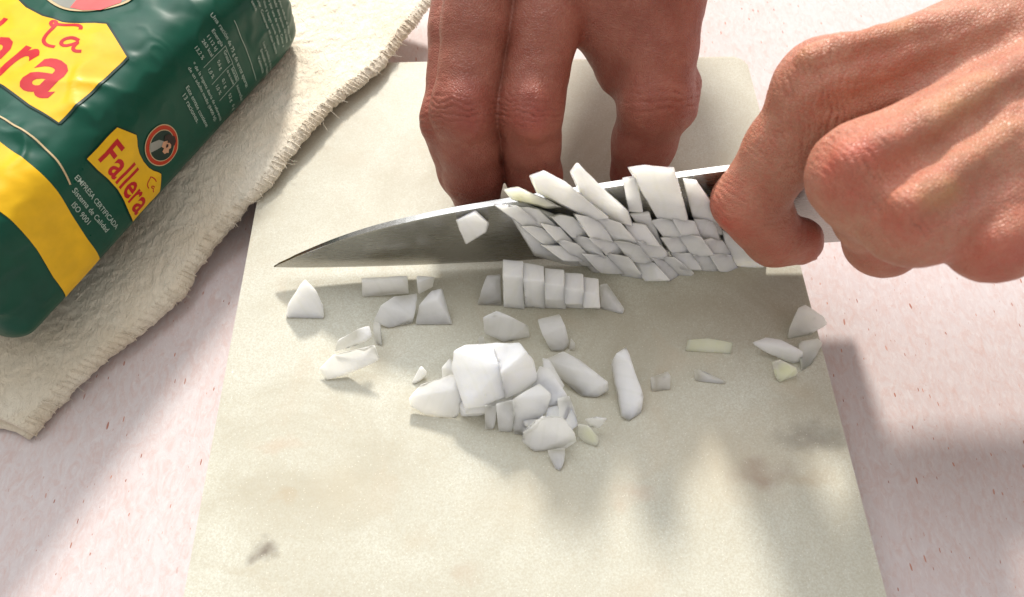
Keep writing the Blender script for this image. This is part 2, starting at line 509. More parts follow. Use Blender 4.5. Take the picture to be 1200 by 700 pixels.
# ---------------------------------------------------------------- rice bag
BAG0 = np.array([-153.3, 125.5]); _p1 = np.array([-92, 253.2])
BA = (_p1 - BAG0) / np.linalg.norm(_p1 - BAG0); BN = np.array([BA[1], -BA[0]])
BAGZ, BHW, BHH, BEX, BNOFF, BLEN = 20.0, 44.0, 26.0, 4.5, -36.0, 143.0
_th = np.linspace(-np.pi / 2, np.pi * 1.5, 2001)
_c, _s = np.cos(_th), np.sin(_th)
_sn = np.sign(_c) * np.abs(_c) ** (2 / BEX) * BHW
_sz = np.sign(_s) * np.abs(_s) ** (2 / BEX) * BHH
_sa = np.r_[0, np.cumsum(np.hypot(np.diff(_sn), np.diff(_sz)))]
BARC = _sa[-1]
def bag_raw(u, v):
    v = np.mod(v * (BARC / 244.32), BARC)                   # print coordinates run 0..244.32 once round the bag
    n = np.interp(v, _sa, _sn); z = np.interp(v, _sa, _sz)
    # ends close in
    e0 = np.clip((u + 19.01) / 6.0, 0, 1); e1 = np.clip((BLEN - u) / 14.0, 0, 1)
    sh = np.sqrt(1 - (1 - e0) ** 2) * np.sqrt(1 - (1 - e1) ** 2)
    shn = 0.80 + 0.20 * sh
    shz = 0.12 + 0.88 * sh
    pz = np.where(z > 0, z * shz, z * (0.9 + 0.1 * sh))
    return np.stack([BAG0[0] + BA[0] * u + BN[0] * (n * shn + BNOFF), BAG0[1] + BA[1] * u + BN[1] * (n * shn + BNOFF), BAGZ + BHH + pz], -1)
def bag(u, v, off=0.0):
    u = np.asarray(u, float); v = np.asarray(v, float)
    p = bag_raw(u, v)
    e = 0.6
    du = bag_raw(u + e, v) - bag_raw(u - e, v); dv = bag_raw(u, v + e) - bag_raw(u, v - e)
    n = np.cross(du, dv); n /= np.linalg.norm(n, axis=-1, keepdims=True) + 1e-9
    q = p / 1.0
    w1 = np.stack([q[..., 0] / 24, q[..., 1] / 24, q[..., 2] / 24], -1)
    r1 = -np.abs(vnoise(w1 + 0.5 * vnoise(w1 * 2)[..., None] + 3)) * 1.0
    w2 = np.stack([q[..., 0] / 10, q[..., 1] / 10, q[..., 2] / 10], -1)
    r2 = -np.abs(vnoise(w2 + 0.4 * vnoise(w2 * 1.7)[..., None] + 8)) * 1.05
    w3 = np.stack([q[..., 0] / 4.2, q[..., 1] / 4.2, q[..., 2] / 4.2], -1)
    r3 = vnoise(w3) * 0.05
    # creases gather towards the ridge and the ends
    k = 0.45 + 0.75 * np.exp(-((v - 90) / 12.0) ** 2) + 0.8 * np.exp(-((u + 17) / 14.0) ** 2) + 0.8 * np.exp(-((u - BLEN) / 22.0) ** 2)
    side = np.clip((v - 42) / 10, 0.25, 1)
    d = (r1 + r2) * k * side + r3 + 0.7
    return p + n * (d + off)[..., None]

def build_bag():
    root = empty('rice_bag', (BAG0[0] + BN[0] * BNOFF + BA[0] * 70, BAG0[1] + BN[1] * BNOFF + BA[1] * 70, BAGZ))
    loc = np.asarray(root.location) / MM
    tag(root, 'green and yellow paper bag of rice lying on the cream cloth', 'rice bag')
    u = np.linspace(-19, BLEN, 246); v = np.linspace(0, 244.32, 400)[:-1]
    UU, VV = np.meshgrid(u, v, indexing='ij')
    X = bag(UU, VV).reshape(-1, 3)
    X[:, 2] = np.maximum(X[:, 2], BAGZ)
    nu, nv = UU.shape
    idx = np.arange(nu * nv).reshape(nu, nv); nx = np.roll(idx, -1, 1)
    F = np.stack([idx[:-1], nx[:-1], nx[1:], idx[1:]], -1).reshape(-1, 4).tolist()
    F.append(idx[0, ::-1].tolist()); F.append(idx[-1].tolist())
    GREEN = mat_print('green_print', (0.002, 0.066, 0.040), 0.33)
    YEL = mat_print('yellow_print', (0.80, 0.47, 0.012), 0.36)
    RED = mat_print('red_print', (0.50, 0.012, 0.018), 0.36)
    BLK = mat_print('dark_outline_print', (0.008, 0.028, 0.02), 0.36)
    TAN = mat_print('tan_print', (0.55, 0.42, 0.24), 0.4)
    WHT = mat_print('pale_green_print', (0.40, 0.50, 0.44), 0.4)
    ORG = mat_print('orange_red_print', (0.45, 0.035, 0.008), 0.36)
    SKI = mat_print('flesh_print', (0.62, 0.33, 0.20), 0.4)
    HAIR = mat_print('brown_black_print', (0.035, 0.018, 0.014), 0.4)
    GRY = mat_print('grey_print', (0.28, 0.28, 0.25), 0.4)
    PNK = mat_print('pink_red_print', (0.70, 0.12, 0.12), 0.4)
    mk('bag_body', X, F, GREEN, root, loc)

    def fill(poly, step=1.0):
        """Triangles for a (u, v) outline with inner points so that they follow the bag."""
        poly = np.asarray(poly, float)
        seg = []
        for i in range(len(poly)):
            a, b = poly[i], poly[(i + 1) % len(poly)]
            n = max(1, int(np.linalg.norm(b - a) / step))
            for k in range(n): seg.append(a + (b - a) * k / n)
        seg = np.array(seg)
        lo, hi = seg.min(0), seg.max(0)
        g = np.stack(np.meshgrid(np.arange(lo[0], hi[0], step), np.arange(lo[1], hi[1], step), indexing='ij'), -1).reshape(-1, 2)
        pts = [Vector(p) for p in seg] + [Vector(p) for p in g]
        vs, es, fs, *_ = delaunay_2d_cdt(pts, [], [list(range(len(seg)))], 1, 1e-4)
        return np.array([tuple(q) for q in vs]), [list(f) for f in fs]
    def decal(name, poly, mat, off, step=1.0, parent=root):
        vs, fs = fill(poly, step)
        return mk(name, bag(vs[:, 0], vs[:, 1], off + 0.2), fs, mat, parent, loc)
    def stroke(poly, wd):
        poly = np.asarray(poly, float)
        t = np.gradient(poly, axis=0); t /= np.linalg.norm(t, axis=1, keepdims=True) + 1e-9
        n = np.stack([-t[:, 1], t[:, 0]], 1) * wd / 2
        return np.concatenate([poly, poly]), n
    def line_decal(name, paths, wd, mat, off):
        V, F = [], []
        for poly in paths:
            poly = np.asarray(poly, float)
            L = np.r_[0, np.cumsum(np.linalg.norm(np.diff(poly, axis=0), axis=1))]
            s = np.linspace(0, L[-1], max(3, int(L[-1] / 0.8)))
            pl = np.stack([np.interp(s, L, poly[:, k]) for k in (0, 1)], 1)
            if len(poly) > 3:
                for _ in range(2):
                    pl[1:-1] = (pl[:-2] + 2 * pl[1:-1] + pl[2:]) / 4
            t = np.gradient(pl, axis=0); t /= np.linalg.norm(t, axis=1, keepdims=True) + 1e-9
            n = np.stack([-t[:, 1], t[:, 0]], 1) * wd / 2
            b = len(V)
            for p_, n_ in zip(pl, n):
                V.append(p_ + n_); V.append(p_ - n_)
            for i in range(len(pl) - 1):
                F.append((b + 2 * i, b + 2 * i + 2, b + 2 * i + 3, b + 2 * i + 1))
        V = np.array(V)
        return mk(name, bag(V[:, 0], V[:, 1], off + 0.2), F, mat, root, loc)
    def text_mesh(body, size, bold=0.0, shear=0.0, space=1.0):
        cu = bpy.data.curves.new('t', 'FONT')
        cu.body = body; cu.size = 1.0; cu.offset = bold; cu.shear = shear; cu.space_character = space
        cu.resolution_u = 3
        o = bpy.data.objects.new('t', cu); COL.objects.link(o)
        bpy.context.view_layer.update()
        me = bpy.data.meshes.new_from_object(o.evaluated_get(bpy.context.evaluated_depsgraph_get()))
        bpy.data.objects.remove(o, do_unlink=True)
        bm = bmesh.new(); bm.from_mesh(me)
        bmesh.ops.triangulate(bm, faces=bm.faces[:])
        for _ in range(4):
            le = [e for e in bm.edges if e.calc_length() * size > 1.0]
            if not le: break
            bmesh.ops.subdivide_edges(bm, edges=le, cuts=1)
            bmesh.ops.triangulate(bm, faces=bm.faces[:])
        V = np.array([tuple(q.co)[:2] for q in bm.verts]); bm.verts.index_update()
        F = [[q.index for q in f.verts] for f in bm.faces]
        bm.free()
        return V, F
    def text(name, lines, mat, off, bold=0.0, shear=0.0):
        """lines: (words, u of the baseline, v where it starts, cap height mm, width mm or None); reads towards smaller v."""
        AV, AF = [], []
        n0 = 0
        for body, u0, v0, cap, wid in lines:
            V, F = text_mesh(body, cap / 0.72, bold, shear)
            k = cap / 0.72
            x = V[:, 0]; sx = k if wid is None else wid / max(1e-6, x.max() - min(0, x.min()))
            uv = np.stack([u0 + V[:, 1] * k, v0 - x * sx], 1)
            AV.append(uv); AF += [[i + n0 for i in f] for f in F]; n0 += len(uv)
        AV = np.concatenate(AV)
        return mk(name, bag(AV[:, 0], AV[:, 1], off + 0.2), AF, mat, root, loc)

    # yellow bands and the thin gold line
    decal('yellow_band', [(0.3, 43), (1.5, 55), (4, 67), (5.2, 80), (5.5, 110), (5.5, 160), (24, 160), (24, 110), (23.2, 97), (21.2, 82), (18.8, 67), (17.4, 55), (16.8, 43)], YEL, 0.10)
    line_decal('gold_line', [[(30.5, 150), (30.3, 103), (29.3, 90), (27.3, 81), (25.6, 77), (24.4, 74.3)]], 0.55, TAN, 0.14)

    # the shield shaped label, drawn in its own x (0..1 left to right) and y (0..1 up)
    shield = [(0, 0), (0.16, 0.02), (0.33, 0.075), (0.5, 0.10), (0.67, 0.075), (0.84, 0.02), (1, 0), (1.0, 0.80), (0.80, 1.0), (0.75, 0.965), (0.69, 0.90), (0.61, 0.85), (0.5, 0.83), (0.39, 0.85), (0.31, 0.90), (0.25, 0.965), (0.20, 1.0), (0, 0.80)]
    def place(poly, v_left, wid, u_lo, hgt):
        a = np.asarray(poly, float)
        return np.stack([u_lo + a[:, 1] * hgt, v_left - a[:, 0] * wid], 1)
    def grow(poly, d):
        a = np.asarray(poly, float); c = a.mean(0)
        t = np.roll(a, -1, 0) - np.roll(a, 1, 0); t /= np.linalg.norm(t, axis=1, keepdims=True)
        n = np.stack([t[:, 1], -t[:, 0]], 1)
        s = np.sign(((a - c) * n).sum(1).mean())
        return a + n * s * d
    big = place(shield, 157, 68.6, 37.6, 39.0)
    small = place(shield, 76.2, 31.8, 33.6, 18.0)
    for pl, st in ((big, 1.0), (small, 1.0)):
        line_decal('label_outline', [np.concatenate([grow(pl, 0.4 if pl is big else 0.18)[[i, (i + 1) % len(pl)]] for i in [j]]) for j in range(len(pl))], 0.8 if pl is big else 0.36, BLK, 0.12)
        decal('label_panel', pl, YEL, 0.17, st)
    text('brand_lettering', [('F', 43, 154.5, 23, 7.0), ('a', 43, 147, 21.5, 7.5), ('l', 43, 138, 21.5, 2.6), ('l', 43, 134, 21.5, 2.6), ('e', 43, 129.6, 21.5, 9.6), ('r', 43, 118.2, 21.5, 8.0), ('a', 42.6, 108.0, 21.5, 11.5)], RED, 0.24, bold=0.02)
    text('brand_lettering', [('F', 36.4, 74.2, 9.6, 4.6), ('a', 36.3, 68.8, 9.4, 4.8), ('l', 36.4, 63.6, 9.4, 1.6), ('l', 36.4, 61.1, 9.4, 1.6), ('e', 36.2, 58.6, 9.0, 4.5), ('r', 36.0, 53.9, 9.0, 3.1), ('a', 35.6, 50.6, 9.0, 4.8)], RED, 0.22, bold=0.02)
    # the handwritten "La"
    def la(v_left, wid, u_lo, hgt, name):
        L1 = [(0.50, 0.93), (0.36, 0.95), (0.22, 0.84), (0.14, 0.70), (0.06, 0.72), (0.02, 0.82), (0.08, 0.90), (0.15, 0.82), (0.18, 0.60), (0.20, 0.35), (0.26, 0.14), (0.40, 0.06), (0.54, 0.12)]
        L0 = [(0.15, 0.80), (0.30, 0.90), (0.46, 1.02), (0.60, 1.04), (0.62, 0.92)]
        A1 = [(0.80, 0.58), (0.66, 0.60), (0.55, 0.46), (0.55, 0.28), (0.66, 0.24), (0.78, 0.44), (0.82, 0.58), (0.80, 0.34), (0.88, 0.22), (1.0, 0.32)]
        f = lambda pl: [(u_lo + y * hgt, v_left - x * wid) for x, y in pl]
        return [f(L1[3:]), f(L0), f(A1)]
    line_decal('script_lettering', la(118.5, 18, 59.0, 12.5, ''), 1.25, RED, 0.25)
    line_decal('script_lettering', la(54.2, 6.8, 45.0 - 0.8, 4.6, ''), 0.42, RED, 0.23)
    # oval portrait emblems
    def emblem(uc, vc, ru, rv, layer):
        ell = lambda k, n=40: [(uc + ru * k * math.sin(a), vc - rv * k * math.cos(a)) for a in np.linspace(0, 2 * math.pi, n, endpoint=False)]
        pt = lambda pl: [(uc + y * ru, vc - x * rv) for x, y in pl]
        st = max(1.0, ru * 0.13)
        decal('emblem_rim', ell(1.05), TAN, layer + 0.00, st)
        decal('emblem_ring', ell(1.0), ORG, layer + 0.06, st)
        decal('emblem_rim', ell(0.80), TAN, layer + 0.12, st)
        decal('emblem_field', ell(0.76), BLK, layer + 0.18, st)
        # a plain woman in profile facing right with hair buns, and a grey lace shawl
        decal('emblem_shawl', pt([(-0.62, -0.52), (-0.42, -0.02), (-0.16, 0.16), (0.0, 0.02), (-0.08, -0.36), (-0.2, -0.74), (-0.42, -0.66)]), GRY, layer + 0.24, st)
        decal('emblem_face', pt([(-0.16, 0.12), (-0.02, -0.10), (0.16, -0.02), (0.22, -0.20), (0.42, -0.16), (0.46, -0.02), (0.56, 0.06), (0.44, 0.18), (0.46, 0.34), (0.30, 0.46), (0.02, 0.40)]), SKI, layer + 0.30, st)
        decal('emblem_hair', pt([(-0.18, 0.18), (-0.06, 0.40), (0.08, 0.30), (0.18, 0.40), (0.42, 0.44), (0.52, 0.56), (0.40, 0.76), (0.16, 0.84), (-0.04, 0.72), (-0.26, 0.60), (-0.34, 0.36)]), HAIR, layer + 0.36, st)
        decal('emblem_hair', pt([(0.16, 0.12), (0.26, 0.10), (0.28, 0.24), (0.18, 0.30), (0.10, 0.22)]), HAIR, layer + 0.38, st)
    emblem(57.6, 59.2, 6.9, 7.2, 0.12)
    ell = lambda uc, vc, ru, rv: [(uc + ru * math.sin(a), vc - rv * math.cos(a)) for a in np.linspace(0, 2 * math.pi, 60, endpoint=False)]
    decal('emblem_rim', ell(94.5, 121, 18.6, 18.6), TAN, 0.12)
    decal('emblem_field', ell(94.5, 121, 17.6, 17.6), GRY, 0.18)
    decal('emblem_dress', [(77.6, 118), (78.2, 113), (81, 108), (87, 105), (94, 107), (97, 113), (92, 119), (84, 119)], PNK, 0.24)
    decal('emblem_face', ell(100, 120, 6, 4.6), SKI, 0.26)
    decal('emblem_hair', [(99, 127), (104, 127), (109, 121), (108, 114), (103, 113), (105, 118), (103, 123)], HAIR, 0.30)

    text('fine_print', [('EMPRESA CERTIFICADA', 26.6, 75.0, 1.75, 26.0), ('Sistema de Calidad', 23.4, 72.6, 1.8, 21.5), ('ISO 9001', 20.4, 69.2, 1.8, 10.2)], WHT, 0.16, bold=0.004)
    text('fine_print', [
        ('Este envase contiene', 76.6, 69.0, 1.55, 19.0), ('13 raciones.', 73.9, 68.0, 1.75, 13.5),
        ('* de la ingesta diaria de referencia', 83.6, 73.5, 1.3, 27.0), ('de un adulto medio (8400 kJ).', 81.2, 73.5, 1.3, 25.0),
        ('Una ración de 75 g de arroz aporta:', 100.6, 80.5, 1.7, 32.0),
        ('Energía', 97.2, 76.8, 1.5, 6.4), ('1112 kJ', 94.2, 76.8, 1.5, 6.0), ('263 kcal', 91.4, 76.8, 1.5, 6.4), ('13,2 %', 87.6, 77.0, 1.5, 5.0),
        ('Grasas', 97.2, 68.4, 1.5, 5.4), ('0,6 g', 92.8, 67.4, 1.5, 3.8), ('1,0 %', 87.8, 68.0, 1.5, 4.4),
        ('Saturadas', 97.4, 60.6, 1.4, 6.0), ('de las cuales', 95.2, 61.2, 1.2, 6.6), ('0,1 g', 91.4, 60.0, 1.5, 3.8), ('1,0 %', 87.8, 60.4, 1.5, 4.4),
        ('Azúcares', 96.4, 53.0, 1.4, 5.2), ('Sal', 96.4, 47.6, 1.4, 2.4), ('0,2 g', 91.4, 53.0, 1.5, 3.6), ('0 g', 91.4, 47.6, 1.4, 2.6)], WHT, 0.16, bold=0.004)
    text('fine_print', [('Modo de empleo: sofreír el arroz con', 131.0, 76, 1.35, 29), ('aceite y añadir dos partes de caldo', 128.4, 76, 1.35, 28), ('hirviendo por una de arroz. Cocer a', 125.8, 76, 1.35, 28), ('fuego vivo y luego suave. Dejar', 123.2, 76, 1.35, 25),
                        ('reposar. Conservar en sitio fresco', 120.6, 76, 1.35, 27), ('y seco.', 118.0, 76, 1.35, 6), ('Envasado en España', 113.4, 56.5, 1.4, 13), ('Valencia', 110.9, 55.0, 1.4, 8), ('Lote y fecha al dorso', 115.9, 58, 1.3, 14)], WHT, 0.16, bold=0.003)
    line_decal('table_rule', [[(107.4, 74), (107.4, 64), (107, 52), (106.8, 47)]], 0.22, WHT, 0.16)
    line_decal('table_rule', [[(99.0, 69.6), (86.6, 69.6)], [(99.0, 61.9), (86.6, 61.9)], [(98.6, 54.2), (86.6, 54.2)], [(99.0, 69.6), (99.0, 61.9)], [(98.8, 61.9), (98.8, 54.2)]], 0.16, WHT, 0.16)
build_bag()

# ---------------------------------------------------------------- knife
KA = P(321, 312, 20.0); KB = P(985, 283, 21.0)
KD = np.array([KB[0] - KA[0], KB[1] - KA[1], 0.0]); KLEN = np.linalg.norm(KD); KD /= KLEN
KN = np.array([KD[1], -KD[0], 0.0])                         # towards the camera
KT = -4.0
def kpt(s, z, off=0.0):
    return np.array([KA[0], KA[1], 0]) + KD * s + np.array([0, 0, z]) + KN * off
HEEL = KLEN + 5
def build_knife():
    sp = [(0, 19.8), (4, 22.4), (12.6, 28.0), (20, 32.2), (26, 35.2), (34.6, 39.0), (47, 43.4), (63, 48.0), (81, 51.8), (115, 58.3), (147, 63.6), (180, 67.5), (HEEL, 69.5)]
    eg = [(0, 19.4), (8, 18.4), (22, 17.6), (45, 17.0), (80, 17.2), (120, 18.2), (160, 19.5), (HEEL, 21.0)]
    s = np.concatenate([np.array([0, 0.8, 2, 4, 6.5]), np.linspace(9, HEEL, 60)])
    zs = np.interp(s, *np.array(sp).T); ze = np.interp(s, *np.array(eg).T)
    for a in (zs, ze):
        for _ in range(3): a[2:-1] = (a[1:-2] + 2 * a[2:-1] + a[3:]) / 4
    root = empty('chef_knife', kpt(KLEN, 21))
    loc = np.asarray(root.location) / MM
    tag(root, "steel chef's knife held upright, onion stuck along its blade", 'knife')
    rows = [(0.0, 0.06), (0.05, 0.28), (0.25, 0.55), (0.6, 0.85), (0.97, 1.12), (1.0, 1.06)]
    V, ring = [], []
    for i in range(len(s)):
        tp = min(1, 0.35 + s[i] / 60)
        h = zs[i] - ze[i]
        r = []
        for k, (f, hw_) in enumerate(rows):
            V.append(kpt(s[i], ze[i] + h * f, hw_ * (tp if f > 0 else 1))); r.append(len(V) - 1)
        for k, (f, hw_) in reversed(list(enumerate(rows))):
            V.append(kpt(s[i], ze[i] + h * f, -hw_ * (tp if f > 0 else 1))); r.append(len(V) - 1)
        ring.append(r)
    F = []
    n = len(ring[0])
    for i in range(len(s) - 1):
        for k in range(n):
            F.append((ring[i][k], ring[i + 1][k], ring[i + 1][(k + 1) % n], ring[i][(k + 1) % n]))
    F.append(ring[0]); F.append(ring[-1][::-1])
    b = mk('blade', V, F, mat_steel('brushed_steel', 0.19, (0.43, 0.42, 0.40)), root, loc, smooth=False)
    # bolster and handle: lofted rounded sections
    hs = [(HEEL - 3, 9, 2.0, 58), (HEEL + 2, 10.5, 5.5, 58.5), (HEEL + 10, 11, 8.0, 59.5), (HEEL + 14, 11.2, 8.6, 60)]
    hd = [(HEEL + 14.1, 11.5, 8.8, 60), (HEEL + 30, 12.2, 9.6, 61.5), (HEEL + 60, 13.4, 10.4, 63.5), (HEEL + 90, 12.4, 9.8, 66), (HEEL + 112, 14, 10, 67), (HEEL + 122, 12.5, 8.5, 67.5), (HEEL + 126, 7, 5, 67.5)]
    def loft(sec, name, mat):
        V, F = [], []
        N = 20
        for (s_, rz, rn, zc) in sec:
            for k in range(N):
                a = 2 * math.pi * k / N
                c_, s__ = math.cos(a), math.sin(a)
                V.append(kpt(s_, zc + rz * math.copysign(abs(s__) ** 0.8, s__), rn * math.copysign(abs(c_) ** 0.8, c_)))
        for i in range(len(sec) - 1):
            for k in range(N):
                F.append((i * N + k, i * N + (k + 1) % N, (i + 1) * N + (k + 1) % N, (i + 1) * N + k))
        F.append(list(range(N))[::-1]); F.append([(len(sec) - 1) * N + k for k in range(N)])
        return mk(name, V, F, mat, root, loc)
    loft(hs, 'bolster', mat_steel('satin_steel', 0.3, (0.36, 0.355, 0.34)))
    h = NT('black_handle_plastic'); h.set(Base_Color=(0.015, 0.015, 0.016, 1), Roughness=0.4)
    h.l(h.bump(h.noise(h.coords(), 900, 3), 0.2, 0.0003), h.b.inputs['Normal'])
    hh = loft(hd, 'handle', h.m)
    # etched letters near the hand
    cu = bpy.data.curves.new('t', 'FONT'); cu.body = 'VG'; cu.size = 1.0; cu.offset = 0.01
    o = bpy.data.objects.new('t', cu); COL.objects.link(o); bpy.context.view_layer.update()
    me = bpy.data.meshes.new_from_object(o.evaluated_get(bpy.context.evaluated_depsgraph_get()))
    bpy.data.objects.remove(o, do_unlink=True)
    VV = [kpt(149.5 + q.co.x * 6.2, 50.5 + q.co.y * 6.6, 1.06) for q in me.vertices]
    FF = [list(p.vertices) for p in me.polygons]
    e = NT('dark_etching'); e.set(Base_Color=(0.04, 0.038, 0.035, 1), Roughness=0.5); e.l(e.bump(e.noise(e.coords(), 2000, 2), 0.2, 0.0001), e.b.inputs['Normal'])
    mk('etched_lettering', VV, FF, e.m, root, loc, smooth=False)
build_knife()
KNEAR = kpt(0, 40, 1.2)
def PB(px, py, off):
    """Point off mm in front of the near blade face at a photo pixel."""
    return on_plane(px, py, kpt(0, 40, 1.2 + off), KN)

# ---------------------------------------------------------------- onion
M_ON = mat_onion('white_onion', (0.955, 0.945, 0.89), (0.985, 0.98, 0.95))
M_OG = mat_onion('pale_green_onion', (0.62, 0.68, 0.34), (0.80, 0.82, 0.58))
M_OY = mat_onion('yellowish_onion', (0.80, 0.80, 0.58), (0.86, 0.86, 0.74))
_seed = [0]
def hull_piece(pts, label, mat=None, group='chopped onion pieces', bevel=0.38, amp=0.11, cat='onion piece', name='onion_piece', ridge=0.0):
    _seed[0] += 1
    pts = np.asarray(pts, float)
    bm = bmesh.new()
    for p in pts: bm.verts.new(p)
    r = bmesh.ops.convex_hull(bm, input=bm.verts[:])
    junk = [g for g in r['geom_interior'] + r['geom_unused'] if isinstance(g, bmesh.types.BMVert)]
    if junk: bmesh.ops.delete(bm, geom=list(set(junk)), context='VERTS')
    bmesh.ops.dissolve_limit(bm, angle_limit=math.radians(12), verts=bm.verts[:], edges=bm.edges[:])
    bmesh.ops.bevel(bm, geom=bm.edges[:], offset=bevel, segments=3, profile=0.5, affect='EDGES', clamp_overlap=True)
    bmesh.ops.triangulate(bm, faces=bm.faces[:])
    for _ in range(4):
        le = [e for e in bm.edges if e.calc_length() > 1.4]
        if not le: break
        bmesh.ops.subdivide_edges(bm, edges=le, cuts=1)
        bmesh.ops.triangulate(bm, faces=bm.faces[:])
    bm.normal_update()
    co = np.array([tuple(q.co) for q in bm.verts]); no = np.array([tuple(q.normal) for q in bm.verts])
    d = amp * fbm(co / 3.2 + 5.1 * _seed[0], 2) + 2.6 * amp * vnoise(co / 8.5 + 3.3 * _seed[0])
    an_ = 2.399 * _seed[0]
    lay = co @ np.array([math.cos(an_), math.sin(an_), 0.35]) + 0.9 * vnoise(co / 7.0 + _seed[0])
    d = d - ridge * np.exp(-((np.mod(lay, 3.6) - 1.8) / 0.55) ** 2)
    for q, c_ in zip(bm.verts, co + no * d[:, None]): q.co = c_
    loc = np.array([pts[:, 0].mean(), pts[:, 1].mean(), pts[:, 2].min()])
    o = mk_bm(name, bm, mat or M_ON, None, loc)
    return tag(o, label, cat, group)
def board_piece(pts, label, mat=None, **k):
    return hull_piece([P(px, py, BT + 0.15 + z) for px, py, z in pts], label, mat, **k)
def blade_piece(outline, t, label, mat=None, d0=0.25, inset=0.10, tilt=(0.25, -0.3), **k):
    o = np.asarray(outline, float); c = o.mean(0)
    g = np.asarray(tilt); r_ = o - c
    th = np.clip(t * (1 + r_ @ g / 20.0), 1.6, 11)
    pts = [PB(*p, d0) for p in o] + [PB(*(p + (c - p) * inset * 0.2), d0 + h * 0.7) for p, h in zip(o, th)] + [PB(*(p + (c - p) * inset), d0 + h) for p, h in zip(o, th)]
    return hull_piece(pts, label, mat, **k)

